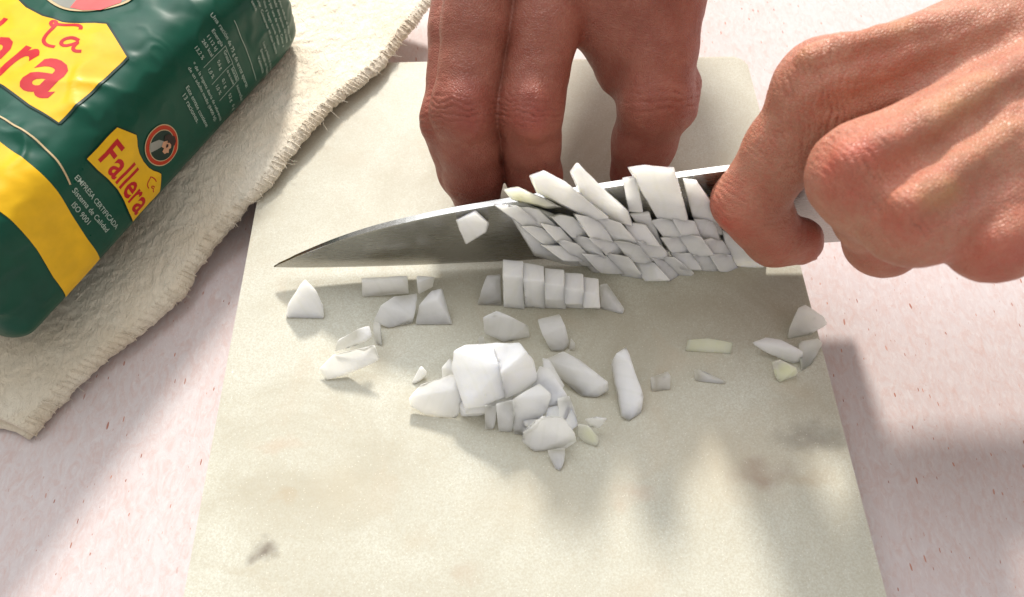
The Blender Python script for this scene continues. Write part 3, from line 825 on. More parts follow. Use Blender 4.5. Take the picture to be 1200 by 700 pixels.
G_L, G_P, G_R, G_S = 'loose onion pieces by the blade tip', 'onion pieces in the front pile', 'loose onion pieces on the right of the board', 'onion slices standing against the blade'
for pts, label, mat, g in [
    ([(357, 326, 12), (371, 340, 9), (347, 340, 10), (379, 358, 4), (337, 356, 4), (380, 374, 0), (334, 373, 0), (360, 345, 0)], 'pointed white onion chunk alone below the knife tip', None, G_L),
    ([(423, 325, 5), (478, 323, 6), (480, 345, 1), (424, 349, 0), (470, 328, 6), (424, 330, 5)], 'flat oblong onion slab just below the blade edge', None, G_L),
    ([(488, 323, 7), (511, 324, 6), (508, 337, 2), (490, 346, 2), (489, 330, 7)], 'tiny bright onion bit between the oblong slab and the blade edge', None, G_L),
    ([(462, 347, 7), (490, 343, 7), (486, 372, 3), (484, 380, 0), (455, 385, 0), (437, 376, 2), (446, 358, 6)], 'rounded onion chunk under the oblong slab by the blade', None, G_L),
    ([(505, 340, 9), (519, 337, 9), (525, 358, 5), (531, 381, 0), (486, 381, 0), (490, 358, 6), (512, 352, 8)], 'upright trapezoid onion chunk right of the rounded chunk', None, G_L),
    ([(437, 374, 5), (447, 379, 5), (449, 407, 0), (440, 404, 0), (436, 388, 3)], 'thin onion sliver leaning behind the two stacked left chunks', None, G_L),
    ([(395, 398, 9), (418, 385, 11), (433, 381, 11), (437, 394, 10), (428, 402, 8), (391, 414, 7)], 'smooth onion chunk lying on top of the tilted one at left', None, G_L),
    ([(373, 432, 2), (390, 415, 7), (420, 408, 9), (440, 403, 10), (446, 422, 7), (408, 440, 0), (381, 447, 0)], 'tilted onion chunk with a shiny cut end, left of the pile', None, G_L),
    ([(493, 427, 5), (501, 436, 3), (486, 451, 0), (481, 449, 0), (499, 442, 0)], 'small translucent onion sliver at the left rim of the pile', None, G_P),
    ([(478, 467, 5), (492, 450, 8), (530, 437, 11), (545, 455, 10), (540, 482, 2), (535, 491, 0), (500, 488, 0), (481, 477, 1)], 'leaf shaped onion slab at the left end of the pile', None, G_P),
    ([(517, 431, 8), (527, 418, 10), (542, 436, 7), (518, 447, 1), (540, 448, 3)], 'onion chunk peeping out behind the wet top slab of the pile', None, G_P),
    ([(531, 411, 17), (545, 404, 18), (581, 402, 18), (590, 430, 20), (592, 466, 12), (566, 476, 9), (545, 479, 8), (535, 455, 11), (528, 432, 14), (545, 474, 4), (585, 462, 5), (580, 430, 5), (548, 430, 5)], 'broad wet onion slab on top of the pile, above the leaf shaped slab', None, G_P),
    ([(578, 402, 21), (609, 400, 21), (618, 412, 21), (586, 438, 20), (592, 468, 11), (612, 460, 11), (632, 446, 13), (626, 422, 17), (582, 420, 12), (600, 455, 5), (618, 436, 6)], 'folded wet onion slab on top of the pile, above the fan of slices', None, G_P),
    ([(632, 428, 15), (645, 431, 15), (664, 462, 11), (668, 472, 8), (640, 478, 9), (622, 452, 12)], 'long onion slab lying right of the wet top slab', None, G_P),
    ([(567, 474, 10), (583, 475, 10), (581, 498, 1), (578, 505, 0), (567, 504, 0)], 'narrow onion slice under the wet slab, first of the fan of three', None, G_P),
    ([(581, 473, 12), (602, 467, 13), (602, 500, 3), (600, 507, 0), (584, 506, 0)], 'middle onion slice of the fan of three under the wet slab', None, G_P),
    ([(599, 468, 14), (632, 448, 15), (648, 462, 13), (640, 485, 8), (620, 505, 2), (615, 511, 0), (601, 509, 0)], 'widest onion slice of the fan of three under the wet slab', None, G_P),
    ([(611, 505, 6), (635, 487, 13), (660, 488, 13), (674, 508, 8), (677, 518, 4), (662, 527, 0), (626, 530, 0), (611, 518, 2)], 'glossy rounded onion chunk at the front of the pile', None, G_P),
    ([(652, 466, 13), (668, 463, 11), (677, 488, 5), (672, 500, 2), (655, 492, 8)], 'onion chunk behind the glossy front chunk of the pile', None, G_P),
    ([(639, 527, 3), (664, 523, 4), (662, 540, 1), (657, 554, 0), (650, 550, 0)], 'pointed onion tip poking out below the glossy front chunk', None, G_P),
    ([(677, 496, 6), (690, 499, 6), (703, 513, 2), (700, 525, 0), (686, 520, 0), (676, 511, 2)], 'pale green onion strip at the right foot of the pile', M_OG, G_P),
    ([(684, 491, 6), (700, 488, 7), (713, 490, 6), (702, 503, 1), (690, 500, 3)], 'curled white onion sliver above the pale green strip', None, G_P),
    ([(566, 372, 8), (582, 364, 10), (600, 372, 9), (620, 381, 6), (622, 396, 0), (590, 402, 0), (567, 391, 2)], 'bright onion chunk just above the pile', None, G_P),
    ([(560, 394, 4), (568, 394, 4), (570, 407, 0), (560, 405, 0)], 'tiny onion bit between the bright chunk and the pile', None, G_P),
    ([(629, 374, 8), (656, 367, 9), (663, 382, 7), (668, 404, 1), (660, 413, 0), (645, 413, 0), (636, 394, 5)], 'four sided onion chunk above the thick diagonal piece', None, G_P),
    ([(668, 394, 4), (675, 402, 3), (674, 412, 0), (666, 411, 0)], 'tiny glassy onion bit beside the four sided chunk', None, G_P),
    ([(637, 421, 6), (660, 411, 8), (680, 421, 8), (713, 447, 6), (715, 457, 1), (700, 467, 0), (682, 466, 0), (652, 441, 3)], 'thick diagonal onion piece right of the pile', None, G_P),
    ([(714, 426, 6), (722, 414, 8), (734, 406, 8), (743, 432, 8), (755, 464, 5), (752, 484, 0), (737, 495, 0), (727, 489, 1), (719, 452, 4)], 'long upright onion strip right of the diagonal piece', None, G_P),
    ([(761, 442, 4), (783, 434, 5), (787, 441, 4), (786, 457, 0), (763, 460, 0)], 'small onion cube right of the long upright strip', None, G_R),
    ([(806, 398, 4), (830, 396, 5), (859, 402, 4), (856, 415, 0), (825, 414, 0), (803, 411, 0)], 'pale oblong onion strip on the bare right half of the board', M_OY, G_R),
    ([(812, 432, 3), (820, 432, 3), (852, 447, 0.5), (850, 451, 0), (836, 450, 0), (814, 447, 0)], 'thin pointed onion sliver below the pale oblong strip', None, G_R),
    ([(879, 402, 5), (897, 395, 6), (915, 398, 6), (941, 412, 5), (942, 424, 0), (928, 427, 0), (895, 412, 2)], 'long onion strip lying over the bright green piece', None, G_R),
    ([(903, 424, 6), (914, 420, 7), (934, 431, 5), (936, 440, 0), (912, 449, 0), (906, 437, 2)], 'bright green tinted onion piece near the right edge of the board', M_OG, G_R),
    ([(934, 400, 5), (958, 396, 4), (965, 402, 2), (952, 428, 0), (938, 437, 0), (940, 410, 4)], 'translucent curved onion layer beside the bright green piece', M_OY, G_R),
    ([(935, 360, 8), (944, 356, 8), (966, 371, 5), (970, 380, 3), (950, 393, 0), (922, 398, 0), (925, 384, 3)], 'whitish onion chunk at the right edge of the board', M_OY, G_R),
    ([(570, 323, 9), (587, 321, 9), (589, 350, 2), (589, 359, 0), (558, 358, 0), (564, 340, 4)], 'leaning onion slice at the left end of the standing row', None, G_S),
]:
    board_piece(pts, label, mat, group=g)
ords = ['first', 'second', 'third', 'fourth', 'fifth', 'sixth']
xs = [589, 613, 638, 661, 683, 702]
for i in range(5):
    x0, x1 = xs[i] + 0.1, xs[i + 1] - 0.1
    y = 303 + 5 * i; h = 17 - 1.6 * i
    board_piece([(x0, y, h), (x1, y + 3, h), (x0, y + 20, h), (x1, y + 22, h - 0.5), (x0 + 1, y + 38, h * 0.55), (x1 + 2, y + 38, h * 0.55), (x0 + 1, 361, 0), (x1 + 2, 363, 0), (x0, 348, 0), (x1, 348, 0)],
                ords[i] + ' upright slice from the left in the onion row standing before the blade', None, group=G_S, bevel=0.4)
board_piece([(702, 333, 9), (712, 331, 9), (722, 345, 5), (732, 362, 1), (730, 368, 0), (722, 367, 0), (703, 363, 0)], 'curved white end slice closing the standing onion row on the right', None, group=G_S)

G_B = 'onion pieces stuck to the blade'
for ol, t_, label, mat in [
    ([(534, 258), (557, 247), (573, 261), (570, 272), (546, 287), (538, 271)], 6, 'lone onion cube stuck on bare steel, nearest the knife tip', None),
    ([(590, 222), (607, 219), (640, 232), (658, 243), (640, 244), (600, 234)], 5, 'yellowish onion strip lying across the spine of the knife', M_OY),
    ([(620, 206), (637, 199), (662, 212), (692, 236), (718, 258), (702, 262), (664, 245), (629, 227)], 7, 'thick onion strip jutting over the spine beside the yellowish one', None),
    ([(667, 201), (676, 191), (690, 208), (736, 248), (744, 268), (716, 262), (682, 232)], 7, 'pointed onion strip jutting highest over the spine', None),
    ([(729, 208), (746, 206), (754, 250), (736, 250)], 4, 'narrow upright onion strip under the spine beside the broad slab', None),
    ([(735, 196), (755, 193), (790, 196), (800, 220), (808, 262), (773, 262), (757, 236)], 7, 'broad onion slab hanging over the spine nearest the index finger', None),
    ([(800, 209), (816, 211), (836, 240), (848, 276), (824, 276), (811, 254)], 4, 'shaded onion piece between the broad slab and the index finger', None),
    ([(776, 300), (790, 300), (816, 321), (812, 325), (774, 326)], 6, 'triangular onion piece low on the blade below the broad slab', None),
    ([(845, 268), (862, 276), (900, 310), (897, 316), (870, 321), (852, 303)], 4, 'translucent onion piece under the curled index finger', None),
]:
    blade_piece(ol, t_, label, mat, group=G_B)
for ol, t_, label in [
    ([(588, 238), (612, 236), (642, 262), (676, 262), (700, 312), (668, 312), (625, 300), (600, 262)], 3.0, 'thin backing onion slice on the steel behind the slanting double strip'),
    ([(652, 258), (742, 262), (778, 316), (740, 326), (694, 322), (668, 290)], 3.2, 'thin backing onion slice on the steel behind the wide middle diced block'),
    ([(738, 250), (760, 248), (782, 300), (770, 304), (752, 280)], 3.0, 'narrow onion sliver bridging the two diced blocks on the steel'),
    ([(766, 258), (836, 258), (862, 316), (820, 322), (796, 318)], 3.2, 'thin backing onion slice on the steel behind the block below the broad slab'),
]:
    blade_piece(ol, t_, label, None, group=G_B, bevel=0.3, tilt=(0, 0))
for pts, label in [
    ([(540, 455, 8), (600, 455, 9), (604, 474, 9), (575, 484, 5), (545, 485, 4), (535, 470, 5), (560, 488, 0), (540, 488, 0)], 'onion slab wedged under the wet top slab of the pile'),
    ([(596, 440, 11), (650, 440, 12), (668, 478, 8), (662, 496, 5), (618, 500, 5), (600, 480, 6), (640, 508, 0), (606, 500, 0)], 'thick onion slice under the right side of the pile'),
    ([(634, 418, 13), (644, 421, 13), (662, 452, 10), (655, 466, 8), (640, 448, 11)], 'curved onion slice standing behind the right end of the pile'),
    ([(640, 478, 9), (668, 472, 9), (678, 498, 5), (660, 512, 4), (640, 500, 6)], 'small onion slice between the pile and the pale green strip'),
]:
    board_piece(pts, label, None, group=G_P)
def strip_cells(O, du, dv, nu, nv, t_, where, jit=1.9):
    O = np.array(O, float); du = np.array(du, float); dv = np.array(dv, float)
    rs = np.random.RandomState(int(O[0]))
    for i in range(nu):
        cuts = np.r_[0, np.cumsum(rs.uniform(0.75, 1.3, nv))]
        cuts = cuts / cuts[-1] * nv
        th_i = t_ + rs.uniform(-0.7, 0.7)
        for j in range(nv):
            bow = lambda k: np.array([0, 1.0]) * (-0.16 * (i - nu / 2) ** 2) + np.array([1.0, 0]) * (0.5 * math.sin(k * 1.3 + i))
            a = O + du * i + dv * cuts[j] + bow(j)
            e = O + du * i + dv * cuts[j + 1] + bow(j + 1)
            q = [a, a + du * 0.5 + [0, -1.4], a + du * 1.02, e + du * 1.02, e + du * 0.5 + [0, -0.6], e]
            cen = np.mean(q, 0); an = rs.uniform(-0.12, 0.12); R2 = np.array([[math.cos(an), -math.sin(an)], [math.sin(an), math.cos(an)]])
            q = [cen + R2 @ (p - cen) * rs.uniform(1.12, 1.24) + rs.uniform(-jit, jit, 2) * 0.5 for p in q]
            lab = '%s onion dice along, %s row down, in the %s' % (ords[i], ords[j], where)
            blade_piece(q, th_i + rs.uniform(-1.2, 1.2), lab, None, group=G_B, bevel=0.5, inset=0.10, tilt=rs.uniform(-0.45, 0.45, 2))
strip_cells((584, 240), (23, 3), (25, 22), 2, 3, 6.0, 'slanting double strip on blade')
strip_cells((646, 252), (27, 3), (19, 23), 4, 3, 6.5, 'wide middle diced block on blade')
strip_cells((766, 258), (23, 1), (10.5, 19.5), 3, 3, 6.0, 'diced block below broad slab on blade')

# ---------------------------------------------------------------- hands: implicit surfaces polygonised to one skin each
def cone_sdf(p, a, b, ra, rb):
    ba = b - a
    t = np.clip((p - a) @ ba / max(1e-6, ba @ ba), 0, 1)
    q = p - a - t[:, None] * ba
    return np.sqrt((q * q).sum(1)) - (ra + (rb - ra) * t)
def smin(a, b, k):
    h = np.clip(0.5 + 0.5 * (b - a) / k, 0, 1)
    return b + (a - b) * h - k * h * (1 - h)
def surface_nets(F, org, h):
    s = F < 0
    nx, ny, nz = F.shape
    corners = [(i, j, k) for i in (0, 1) for j in (0, 1) for k in (0, 1)]
    cnt = sum(s[i:nx - 1 + i, j:ny - 1 + j, k:nz - 1 + k].astype(np.int8) for i, j, k in corners)
    act = np.argwhere((cnt > 0) & (cnt < 8))
    vid = -np.ones((nx - 1, ny - 1, nz - 1), int)
    vid[act[:, 0], act[:, 1], act[:, 2]] = np.arange(len(act))
    acc = np.zeros((len(act), 3)); num = np.zeros(len(act))
    for c0 in corners:
        for ax in range(3):
            if c0[ax]: continue
            c1 = list(c0); c1[ax] = 1
            f0 = F[act[:, 0] + c0[0], act[:, 1] + c0[1], act[:, 2] + c0[2]]
            f1 = F[act[:, 0] + c1[0], act[:, 1] + c1[1], act[:, 2] + c1[2]]
            m = (f0 < 0) != (f1 < 0)
            t = np.where(m, f0 / np.where(m, f0 - f1, 1), 0)
            pt = np.tile(np.array(c0, float), (len(act), 1)); pt[:, ax] = t
            acc[m] += pt[m]; num[m] += 1
    V = org + (act + acc / num[:, None]) * h
    faces = []
    for ax in range(3):
        sl0 = [slice(1, -1)] * 3; sl1 = [slice(1, -1)] * 3
        sl0[ax] = slice(0, -1); sl1[ax] = slice(1, None)
        a, b = s[tuple(sl0)], s[tuple(sl1)]
        e = np.argwhere(a != b)
        flip = a[e[:, 0], e[:, 1], e[:, 2]]
        off = np.array([1, 1, 1]); off[ax] = 0
        e = e + off
        u, v = (ax + 1) % 3, (ax + 2) % 3
        def at(du, dv):
            q = e.copy(); q[:, u] -= du; q[:, v] -= dv
            return vid[q[:, 0], q[:, 1], q[:, 2]]
        q = np.stack([at(1, 1), at(0, 1), at(0, 0), at(1, 0)], 1)
        q[~flip] = q[~flip][:, ::-1]
        faces.append(q)
    Fc = np.concatenate(faces)
    return V, Fc[(Fc >= 0).all(1)]
def polygonise(sdf, lo, hi, h=0.7, blk=4):
    lo = np.asarray(lo, float)
    nb = np.ceil((np.asarray(hi) - lo) / (h * blk)).astype(int)
    g = np.stack(np.meshgrid(*[np.arange(n) for n in nb], indexing='ij'), -1).reshape(-1, 3)
    cd = sdf(lo + (g + 0.5) * h * blk - h * 0.5)
    F = np.repeat(np.repeat(np.repeat(cd.reshape(nb), blk, 0), blk, 1), blk, 2).astype(np.float32)
    m = np.abs(cd) < h * blk * 0.9 + 1.6
    ga = g[m]
    sub = np.stack(np.meshgrid(*[np.arange(blk)] * 3, indexing='ij'), -1).reshape(-1, 3)
    ii = (ga[:, None, :] * blk + sub[None]).reshape(-1, 3)
    F[ii[:, 0], ii[:, 1], ii[:, 2]] = sdf(lo + ii * h)
    return surface_nets(F, lo, h)

def normals(V, F):
    n = np.zeros_like(V)
    a, b, c, d = (V[F[:, k]] for k in range(4))
    fn = np.cross(c - a, d - b)
    for k in range(4):
        np.add.at(n, F[:, k], fn)
    return n / (np.linalg.norm(n, axis=1, keepdims=True) + 1e-9)
def relax(V, F, it=2):
    for _ in range(it):
        acc = np.zeros_like(V); num = np.zeros(len(V))
        for k in range(4):
            for j in (1, 3):
                np.add.at(acc, F[:, k], V[F[:, (k + j) % 4]]); np.add.at(num, F[:, k], 1)
        V = V + 0.5 * (acc / num[:, None] - V)
    return V

def build_hand(name, label, fingers, palm, tendons, wrinkles, reds, pales, veins, tone, lo, hi, nails=(), h=0.7, k_palm=8.0, k_pp=9.0, ridges=(), red_px=(), pale_px=(), vein_px=(), fold_px=(), hollow_px=()):
    """fingers: chains of (point, radius); palm: cones; tendons: thin cones laid just under the skin."""
    A = lambda q: np.asarray(q, float)
    def sdf(p):
        dp = None
        for a, b, ra, rb in palm:
            d = cone_sdf(p, A(a), A(b), ra, rb)
            dp = d if dp is None else smin(dp, d, k_pp)
        df = None
        for ch in fingers:
            dc = None
            for (a, ra), (b, rb) in zip(ch[:-1], ch[1:]):
                d = cone_sdf(p, A(a), A(b), ra, rb)
                dc = d if dc is None else smin(dc, d, 3.5)
            df = dc if df is None else smin(df, dc, 1.0)
        d = smin(dp, df, k_palm)
        for a, b, ra, rb, k in tendons:
            d = smin(d, cone_sdf(p, A(a), A(b), ra, rb), k)
        for pts, rr, k in ridge_pts:
            for (a, b) in zip(pts[:-1], pts[1:]):
                d = smin(d, cone_sdf(p, a, b, rr, rr), k)
        return d + 0.35 * fbm(p / 13.0, 2)
    ridge_pts = []
    def hit(px, py):
        d = ray(px, py); d = d / np.linalg.norm(d); t_ = 60.0
        for _ in range(60):
            v_ = float(sdf((CC + d * t_)[None])[0])
            if abs(v_) < 0.02: break
            t_ += v_ * 0.8
        return CC + d * t_
    def nrm(p):
        e = 0.5
        g = np.array([float(sdf((p + e * x)[None])[0] - sdf((p - e * x)[None])[0]) for x in np.eye(3)])
        return g / np.linalg.norm(g)
    new = []
    for poly, rr, proud, k in ridges:
        q = []
        for px, py, *pr in poly:
            h_ = hit(px, py); q.append(h_ - nrm(h_) * (rr - (pr[0] if pr else proud)))
        new.append((q, rr, k))
    reds = list(reds) + [(hit(a, b), r_, w_) for a, b, r_, w_ in red_px]
    pales = list(pales) + [(hit(*a), hit(*b), r_, w_) for a, b, r_, w_ in pale_px]
    veins = list(veins) + [(hit(*a), hit(*b), r_, w_) for a, b, r_, w_ in vein_px]
    wrinkles = list(wrinkles)
    hollows = [([hit(*q) for q in poly], wd_, dp_) for poly, wd_, dp_ in hollow_px]
    for a, b, amp_, reach_, per_, span_ in fold_px:
        ha, hb = hit(*a), hit(*b)
        wrinkles.append((ha, hb - ha, nrm(ha), amp_, reach_, per_, span_))
    ridge_pts = new
    V, F = polygonise(sdf, lo, hi, h)
    V = relax(V, F, 2)
    N = normals(V, F)
    n0 = N.copy()
    marks = np.zeros((len(V), 4), np.float32); marks[:, 3] = 1
    disp = 0.10 * fbm(V / 3.0, 2)
    crease = np.zeros(len(V))
    for pts, wd_, dp_ in hollows:
        dm = np.min([cone_sdf(V, a, b, 0, 0) for a, b in zip(pts[:-1], pts[1:])], axis=0)
        disp = disp - dp_ * np.exp(-(dm / wd_) ** 2)
    for J, d, dorsal, amp, reach, period, span in wrinkles:
        J, d, dorsal = A(J), A(d), A(dorsal)
        d = d / np.linalg.norm(d); dorsal = dorsal / np.linalg.norm(dorsal)
        q = V - J
        s = q @ d
        lat = q - s[:, None] * d
        wob = 1.1 * vnoise(V / 4.5) + 0.45 * vnoise(V / 1.7)
        wv = np.abs(np.sin(math.pi * (s + wob) / period)) ** 0.5
        win = np.exp(-(s / reach) ** 2) * np.clip((N @ dorsal - 0.05) / 0.6, 0, 1) * (np.sqrt((lat * lat).sum(1)) < span)
        win = win * (0.55 + 0.6 * np.clip(vnoise(V / 3.3) + 0.4, 0, 1))
        disp += -amp * (1 - wv) * win
        crease = np.maximum(crease, (1 - wv) * win * min(1, amp * 1.6))
    for c_, r_, a_ in reds:
        g = a_ * np.exp(-((V - A(c_)) ** 2).sum(1) / r_ ** 2)
        marks[:, 0] = np.maximum(marks[:, 0], g)
    def segd(a, b):
        return cone_sdf(V, A(a), A(b), 0, 0)
    for a, b, r_, a_ in pales:
        marks[:, 2] = np.maximum(marks[:, 2], a_ * np.exp(-(segd(a, b) / r_) ** 2))
    for a, b, r_, a_ in veins:
        marks[:, 1] = np.maximum(marks[:, 1], a_ * np.exp(-(segd(a, b) / r_) ** 2))
    marks[:, :3] *= (0.75 + 0.35 * vnoise(V / 4.0))[:, None]
    marks[:, 0] = np.maximum(marks[:, 0], 0.6 * crease)
    marks = np.clip(marks, 0, 1)
    V = V + N * disp[:, None]
    loc = A(fingers[1][-1][0])
    o = mk(name, V, F, mat_skin(name + '_skin', tone), None, loc)
    at = o.data.attributes.new('marks', 'FLOAT_COLOR', 'POINT')
    at.data.foreach_set('color', marks.ravel())
    tag(o, label, 'hand')
    M_NAIL = NT('nail'); M_NAIL.set(Base_Color=(0.47, 0.22, 0.165, 1), Roughness=0.32)
    M_NAIL.l(M_NAIL.bump(M_NAIL.noise(M_NAIL.coords((1, 1, 0.2)), 1500, 2), 0.15, 0.0002), M_NAIL.b.inputs['Normal'])
    for tip, prev, dorsal, r in nails:
        tip, prev, dorsal = A(tip), A(prev), A(dorsal)
        d = (tip - prev) / np.linalg.norm(tip - prev)
        up = dorsal - (dorsal @ d) * d; up /= np.linalg.norm(up); sd = np.cross(d, up)
        Vn, Fn = [], []
        for i in range(9):
            for j in range(9):
                x = (j / 8 - 0.5) * 2; y = i / 8
                wdt = 0.62 * math.sqrt(max(0.05, 1 - (abs(y - 0.5) * 2) ** 4 * 0.6))
                ang = x * wdt
                Vn.append(tip + d * (-r * 0.85 + y * r * 1.65) + (up * math.cos(ang) + sd * math.sin(ang)) * (r * (0.985 - 0.22 * max(0, y - 0.5))) + up * 0.12)
        for i in range(8):
            for j in range(8):
                Fn.append((i * 9 + j, i * 9 + j + 1, i * 9 + j + 10, i * 9 + j + 9))
        mk('fingernail', Vn, Fn, M_NAIL.m, o, loc)
    return o

def helping_hand():
    iM, iP, iD, iT = P(652, -62, 92), P(621, 130, 63), P(625, 205, 39), P(628, 236, 25)
    mM, mP, mD, mT = P(572, -75, 96), P(544, 130, 64), P(555, 206, 39), P(560, 238, 25)
    rM, rP, rD, rT = P(552, -72, 84), P(530, 140, 56), P(543, 200, 36), P(552, 226, 24)
    lM, lP, lD, lT = P(560, -40, 72), P(533, 122, 46), P(548, 175, 31), P(556, 198, 22)
    tM, tI, tT = P(770, -8, 82), P(768, 116, 58), P(745, 205, 27)
    W = np.array([28, 292, 108.0]); FA = np.array([60, 470, 190.0])
    mid = lambda a, b, t=0.5: a + (b - a) * t
    fingers = [
        [(iM, 13.0), (mid(iM, iP), 11.2), (iP, 10.5), (mid(iP, iD), 9.4), (iD, 9.2), (iT, 7.8)],
        [(mM, 12.6), (mid(mM, mP), 10.4), (mP, 10.3), (mid(mP, mD), 9.9), (mD, 9.7), (mT, 8.2)],
        [(rM, 12.0), (mid(rM, rP), 10.2), (rP, 10.0), (mid(rP, rD), 9.0), (rD, 8.6), (rT, 7.4)],
        [(lM, 11.0), (mid(lM, lP), 9.0), (lP, 8.8), (lD, 7.6), (lT, 6.6)],
        [(tM, 14.6), (mid(tM, tI), 13.0), (tI, 12.2), (mid(tI, tT, 0.55), 10.6), (tT, 9.4)],
    ]
    palm = [(iM, W + [12, -8, 0], 13, 15), (mM, W + [3, -6, 4], 13, 15), (rM, W + [-8, -6, 2], 12.5, 14), (lM, W + [-17, -4, -4], 12, 13), (W, FA, 25, 38),
            (tM, W + [26, -12, -8], 15, 17), (P(735, -8, 80), P(728, 84, 60), 15, 8.5), (P(700, -30, 84), P(735, -25, 80), 13, 14), (P(668, 10, 78), P(716, 40, 70), 8, 9)]
    tend = [(P(622, 118, 70), P(622, 142, 66), 6.2, 6.2, 3.0), (P(546, 118, 71), P(548, 142, 66), 6.0, 6.0, 3.0), (P(800, 100, 58), P(796, 128, 54), 6.5, 6.0, 4.0)]
    vw = np.array([0, -0.75, 0.65])
    wr = [(iP, iP - iM + (iD - iP), vw, 0.6, 5.5, 1.8, 16), (mP, mP - mM + (mD - mP), vw, 0.6, 5.5, 1.8, 16), (tI, tI - tM, vw, 0.45, 6.0, 2.6, 16),
          (iD, iT - iP, vw, 0.5, 3, 1.9, 13), (mD, mT - mP, vw, 0.5, 3, 1.9, 13), (rP, rD - rM, vw, 0.6, 5, 2.1, 14), (mid(iM, iP, 0.55), iP - iM, vw, 0.13, 14, 1.7, 16), (mid(mM, mP, 0.55), mP - mM, vw, 0.13, 14, 1.7, 16)]
    reds = [(P(621, 133, 74), 9, 1.0), (P(547, 133, 74), 9, 1.0), (iT, 22, 0.8), (mT, 22, 0.8), (rP, 12, 0.7), (tI + [8, 0, 0], 9, 0.5), (tT, 24, 0.75)]
    pales = [(iM, mid(iM, iP, 0.6), 9, 0.3), (mM, mid(mM, mP, 0.6), 9, 0.3)]
    nails = [(iT, iD, (0, -1, 0.1), 8.2), (mT, mD, (0, -1, 0.1), 8.0), (rT, rD, (0, -1, 0.1), 7.4), (lT, lD, (0, -1, 0.1), 6.6), (tT, tI, (0.8, -0.5, 0.2), 9.4)]
    tone = ((0.26, 0.080, 0.052), (0.35, 0.13, 0.088), (0.28, 0.046, 0.032), (0.52, 0.27, 0.16), (0.24, 0.09, 0.08))  # same person's skin, darker and redder: this hand's shade is in the colour
    return build_hand('hand', 'hand with bent fingers and thumb pressing down on the board behind the knife', fingers, palm, tend, wr, reds, pales, [], tone, (-60, 135, 10), (120, 400, 190), nails, h=0.5, k_palm=4.5)

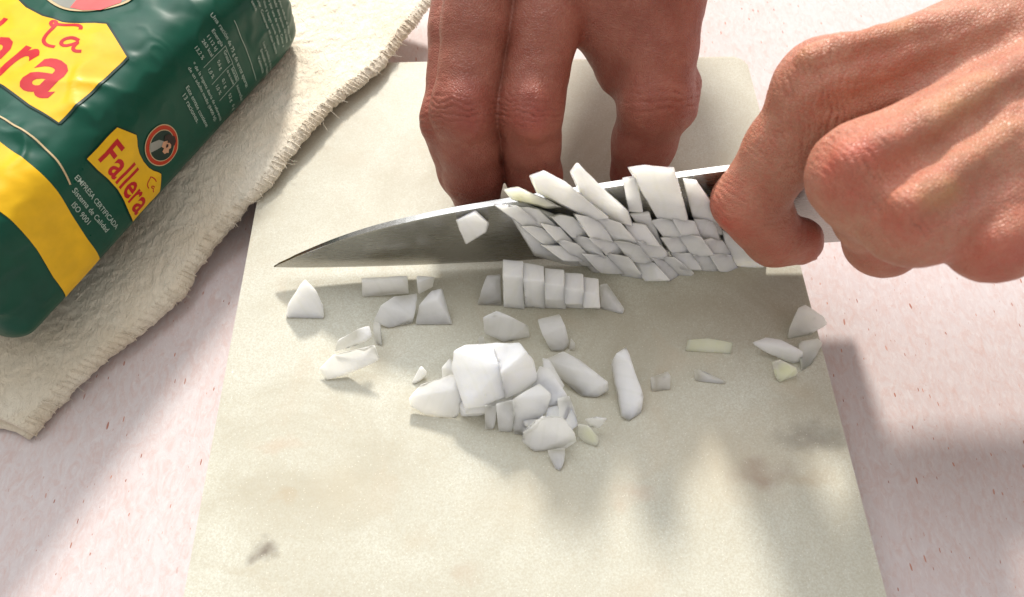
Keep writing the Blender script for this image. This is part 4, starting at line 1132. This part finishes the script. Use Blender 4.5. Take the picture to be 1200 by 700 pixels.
def knife_hand():
    iM, iP, iD, iT = P(966, 104, 95), P(878, 236, 57), P(908, 279, 43), P(936, 282, 41)
    mM, mP, mD, mT = P(1012, 206, 98), P(1036, 281, 69), P(1046, 266, 52), np.array([112.0, 160, 64])
    rM, rP, rD, rT = P(1072, 250, 97), P(1092, 268, 70), P(1100, 250, 53), np.array([134.0, 161, 66])
    lM, lP, lD, lT = P(1166, 272, 94), P(1160, 264, 71), P(1160, 240, 56), np.array([154.0, 161, 68])
    W = np.array([160, 141, 111.0]); FA = np.array([330, 212, 172.0])
    tC, tM, tI, tT = np.array([136, 155, 102.0]), np.array([124, 160, 88.0]), np.array([108, 162, 67.0]), np.array([93, 161, 49.0])
    mid = lambda a, b, t=0.5: a + (b - a) * t
    fingers = [
        [(iM, 12.0), (mid(iM, iP), 10.8), (iP, 10.7), (mid(iP, iD), 9.5), (iD, 8.6), (iT, 7.6)],
        [(mM, 11.8), (mid(mM, mP), 10.2), (mP, 9.8), (mD, 8.6), (mT, 7.6)],
        [(rM, 11.3), (mid(rM, rP), 9.8), (rP, 9.4), (rD, 8.3), (rT, 7.2)],
        [(lM, 10.3), (lP, 8.6), (lD, 7.6), (lT, 6.6)],
        [(tC, 13.5), (tM, 12), (tI, 11), (tT, 9.3)],
    ]
    wi, wm, wr_, wl = W + [-8, 15, 3], W + [-3, 5, 7], W + [0, -7, 5], W + [0, -18, 0]
    palm = [(iM, wi, 11.8, 14), (mM, wm, 11.8, 14), (rM, wr_, 11.3, 14), (lM, wl, 10.8, 13), (W, FA, 24, 32), (tC, wi, 13.5, 15), (mid(iM, wi), tC, 12, 12)]
    up = lambda p, dz, dx=0: np.asarray(p) + np.array([dx, -0.35 * dz, dz])
    tend = []
    vw = np.array([-0.2, -0.5, 0.85])
    wr = [(iP, iP - iM + (iD - iP), np.array([-0.5, -0.7, 0.5]), 0.30, 6, 2.4, 16), (up(iM, 9), wi - iM, vw, 0.26, 13, 1.8, 24), (up(mM, 9), wm - mM, vw, 0.22, 11, 1.8, 20), (up(rM, 9), wr_ - rM, vw, 0.22, 10, 1.8, 18), (mid(iM, iP, 0.4), iP - iM + np.array([18, 0, 0]), vw, 0.2, 12, 1.7, 18),
          (iD, iT - iP, np.array([0, -0.8, 0.5]), 0.5, 4, 2.4, 14), (mid(iM, mM, 0.5), mM - iM, vw, 0.18, 16, 2.2, 22)]
    reds, pales, veins = [(iT, 14, 0.8), (mP, 14, 0.5)], [], []
    px = dict(
        ridges=[([(938, 78, 0.2), (952, 66, 2.2), (985, 55, 2.9), (1030, 43, 2.6), (1080, 27, 1.6), (1130, 12, 0.2)], 3.4, 1.5, 2.2),
                ([(978, 205, 0.2), (998, 186, 1.7), (1035, 166, 2.2), (1085, 140, 2.4), (1140, 106, 2.1), (1197, 72, 1.3)], 4.0, 1.4, 2.6),
                ([(1050, 252, 0.2), (1064, 236, 2.5), (1092, 216, 2.1), (1130, 186, 1.9), (1180, 150, 1.5)], 3.8, 1.3, 2.4),
                ([(1150, 296, 0.3), (1170, 286, 1.2), (1197, 268, 0.8)], 4.0, 1.0, 3.0),
                ([(1100, 200, 0.2), (1122, 176, 0.8), (1150, 160, 0.7), (1190, 120, 0.2)], 1.6, 0.7, 1.5)],
        red_px=[(848, 264, 11, 0.95), (865, 245, 10, 0.5), (992, 200, 8, 0.95), (1012, 186, 7, 0.8), (1040, 190, 8, 0.5), (1062, 256, 6, 0.85), (1170, 300, 10, 0.95), (1195, 295, 10, 0.8), (1030, 305, 8, 0.5), (905, 292, 12, 0.5), (1010, 60, 12, 0.3)],
        hollow_px=[([(975, 128), (1050, 100), (1120, 70), (1190, 40)], 4.0, 1.5), ([(1050, 205), (1105, 172), (1150, 140), (1197, 108)], 3.6, 1.5), ([(1100, 258), (1150, 228), (1198, 196)], 3.6, 1.4), ([(1000, 228), (1030, 238)], 3.0, 0.6)],
        pale_px=[((950, 66), (1060, 34), 2.4, 0.9), ((1085, 142), (1150, 102), 3.0, 0.85), ((1085, 232), (1110, 225), 3.2, 0.8), ((1120, 190), (1180, 150), 3.0, 0.35)],
        vein_px=[((1080, 218), (1120, 190), 1.8, 0.8), ((1040, 122), (1110, 85), 3.5, 0.35), ((1130, 250), (1190, 220), 3.0, 0.4)],
        fold_px=[((962, 120), (985, 116), 0.5, 10, 1.75, 17), ((950, 62), (975, 54), 0.35, 8, 1.4, 9), ((940, 190), (955, 205), 0.35, 7, 1.7, 10), ((1005, 180), (1030, 165), 0.4, 9, 1.5, 11), ((1066, 236), (1090, 218), 0.34, 7, 1.4, 9), ((895, 150), (885, 172), 0.2, 14, 1.5, 13), ((1030, 235), (1050, 225), 0.25, 10, 1.8, 12), ((862, 225), (855, 245), 0.3, 8, 1.7, 13), ((1100, 60), (1130, 50), 0.12, 22, 1.6, 22)])
    tone = ((0.39, 0.17, 0.11), (0.49, 0.245, 0.165), (0.48, 0.085, 0.055), (0.60, 0.37, 0.14), (0.27, 0.12, 0.12))
    nails = [(iT, iD, (0.0, -0.9, -0.45), 6.9), (mT, mD, (0, 0.1, -1), 8.0), (rT, rD, (0, 0.1, -1), 7.6), (lT, lD, (0, 0.1, -1), 7.0), (tT, tI, (-0.3, 0.9, 0.3), 9.5)]
    return build_hand('hand', 'sunlit hand gripping the knife, index finger folded over the blade', fingers, palm, tend, wr, reds, pales, veins, tone, (42, 78, 14), (262, 232, 168), nails, h=0.48, k_palm=7.0, k_pp=6.0, **px)
helping_hand()
knife_hand()
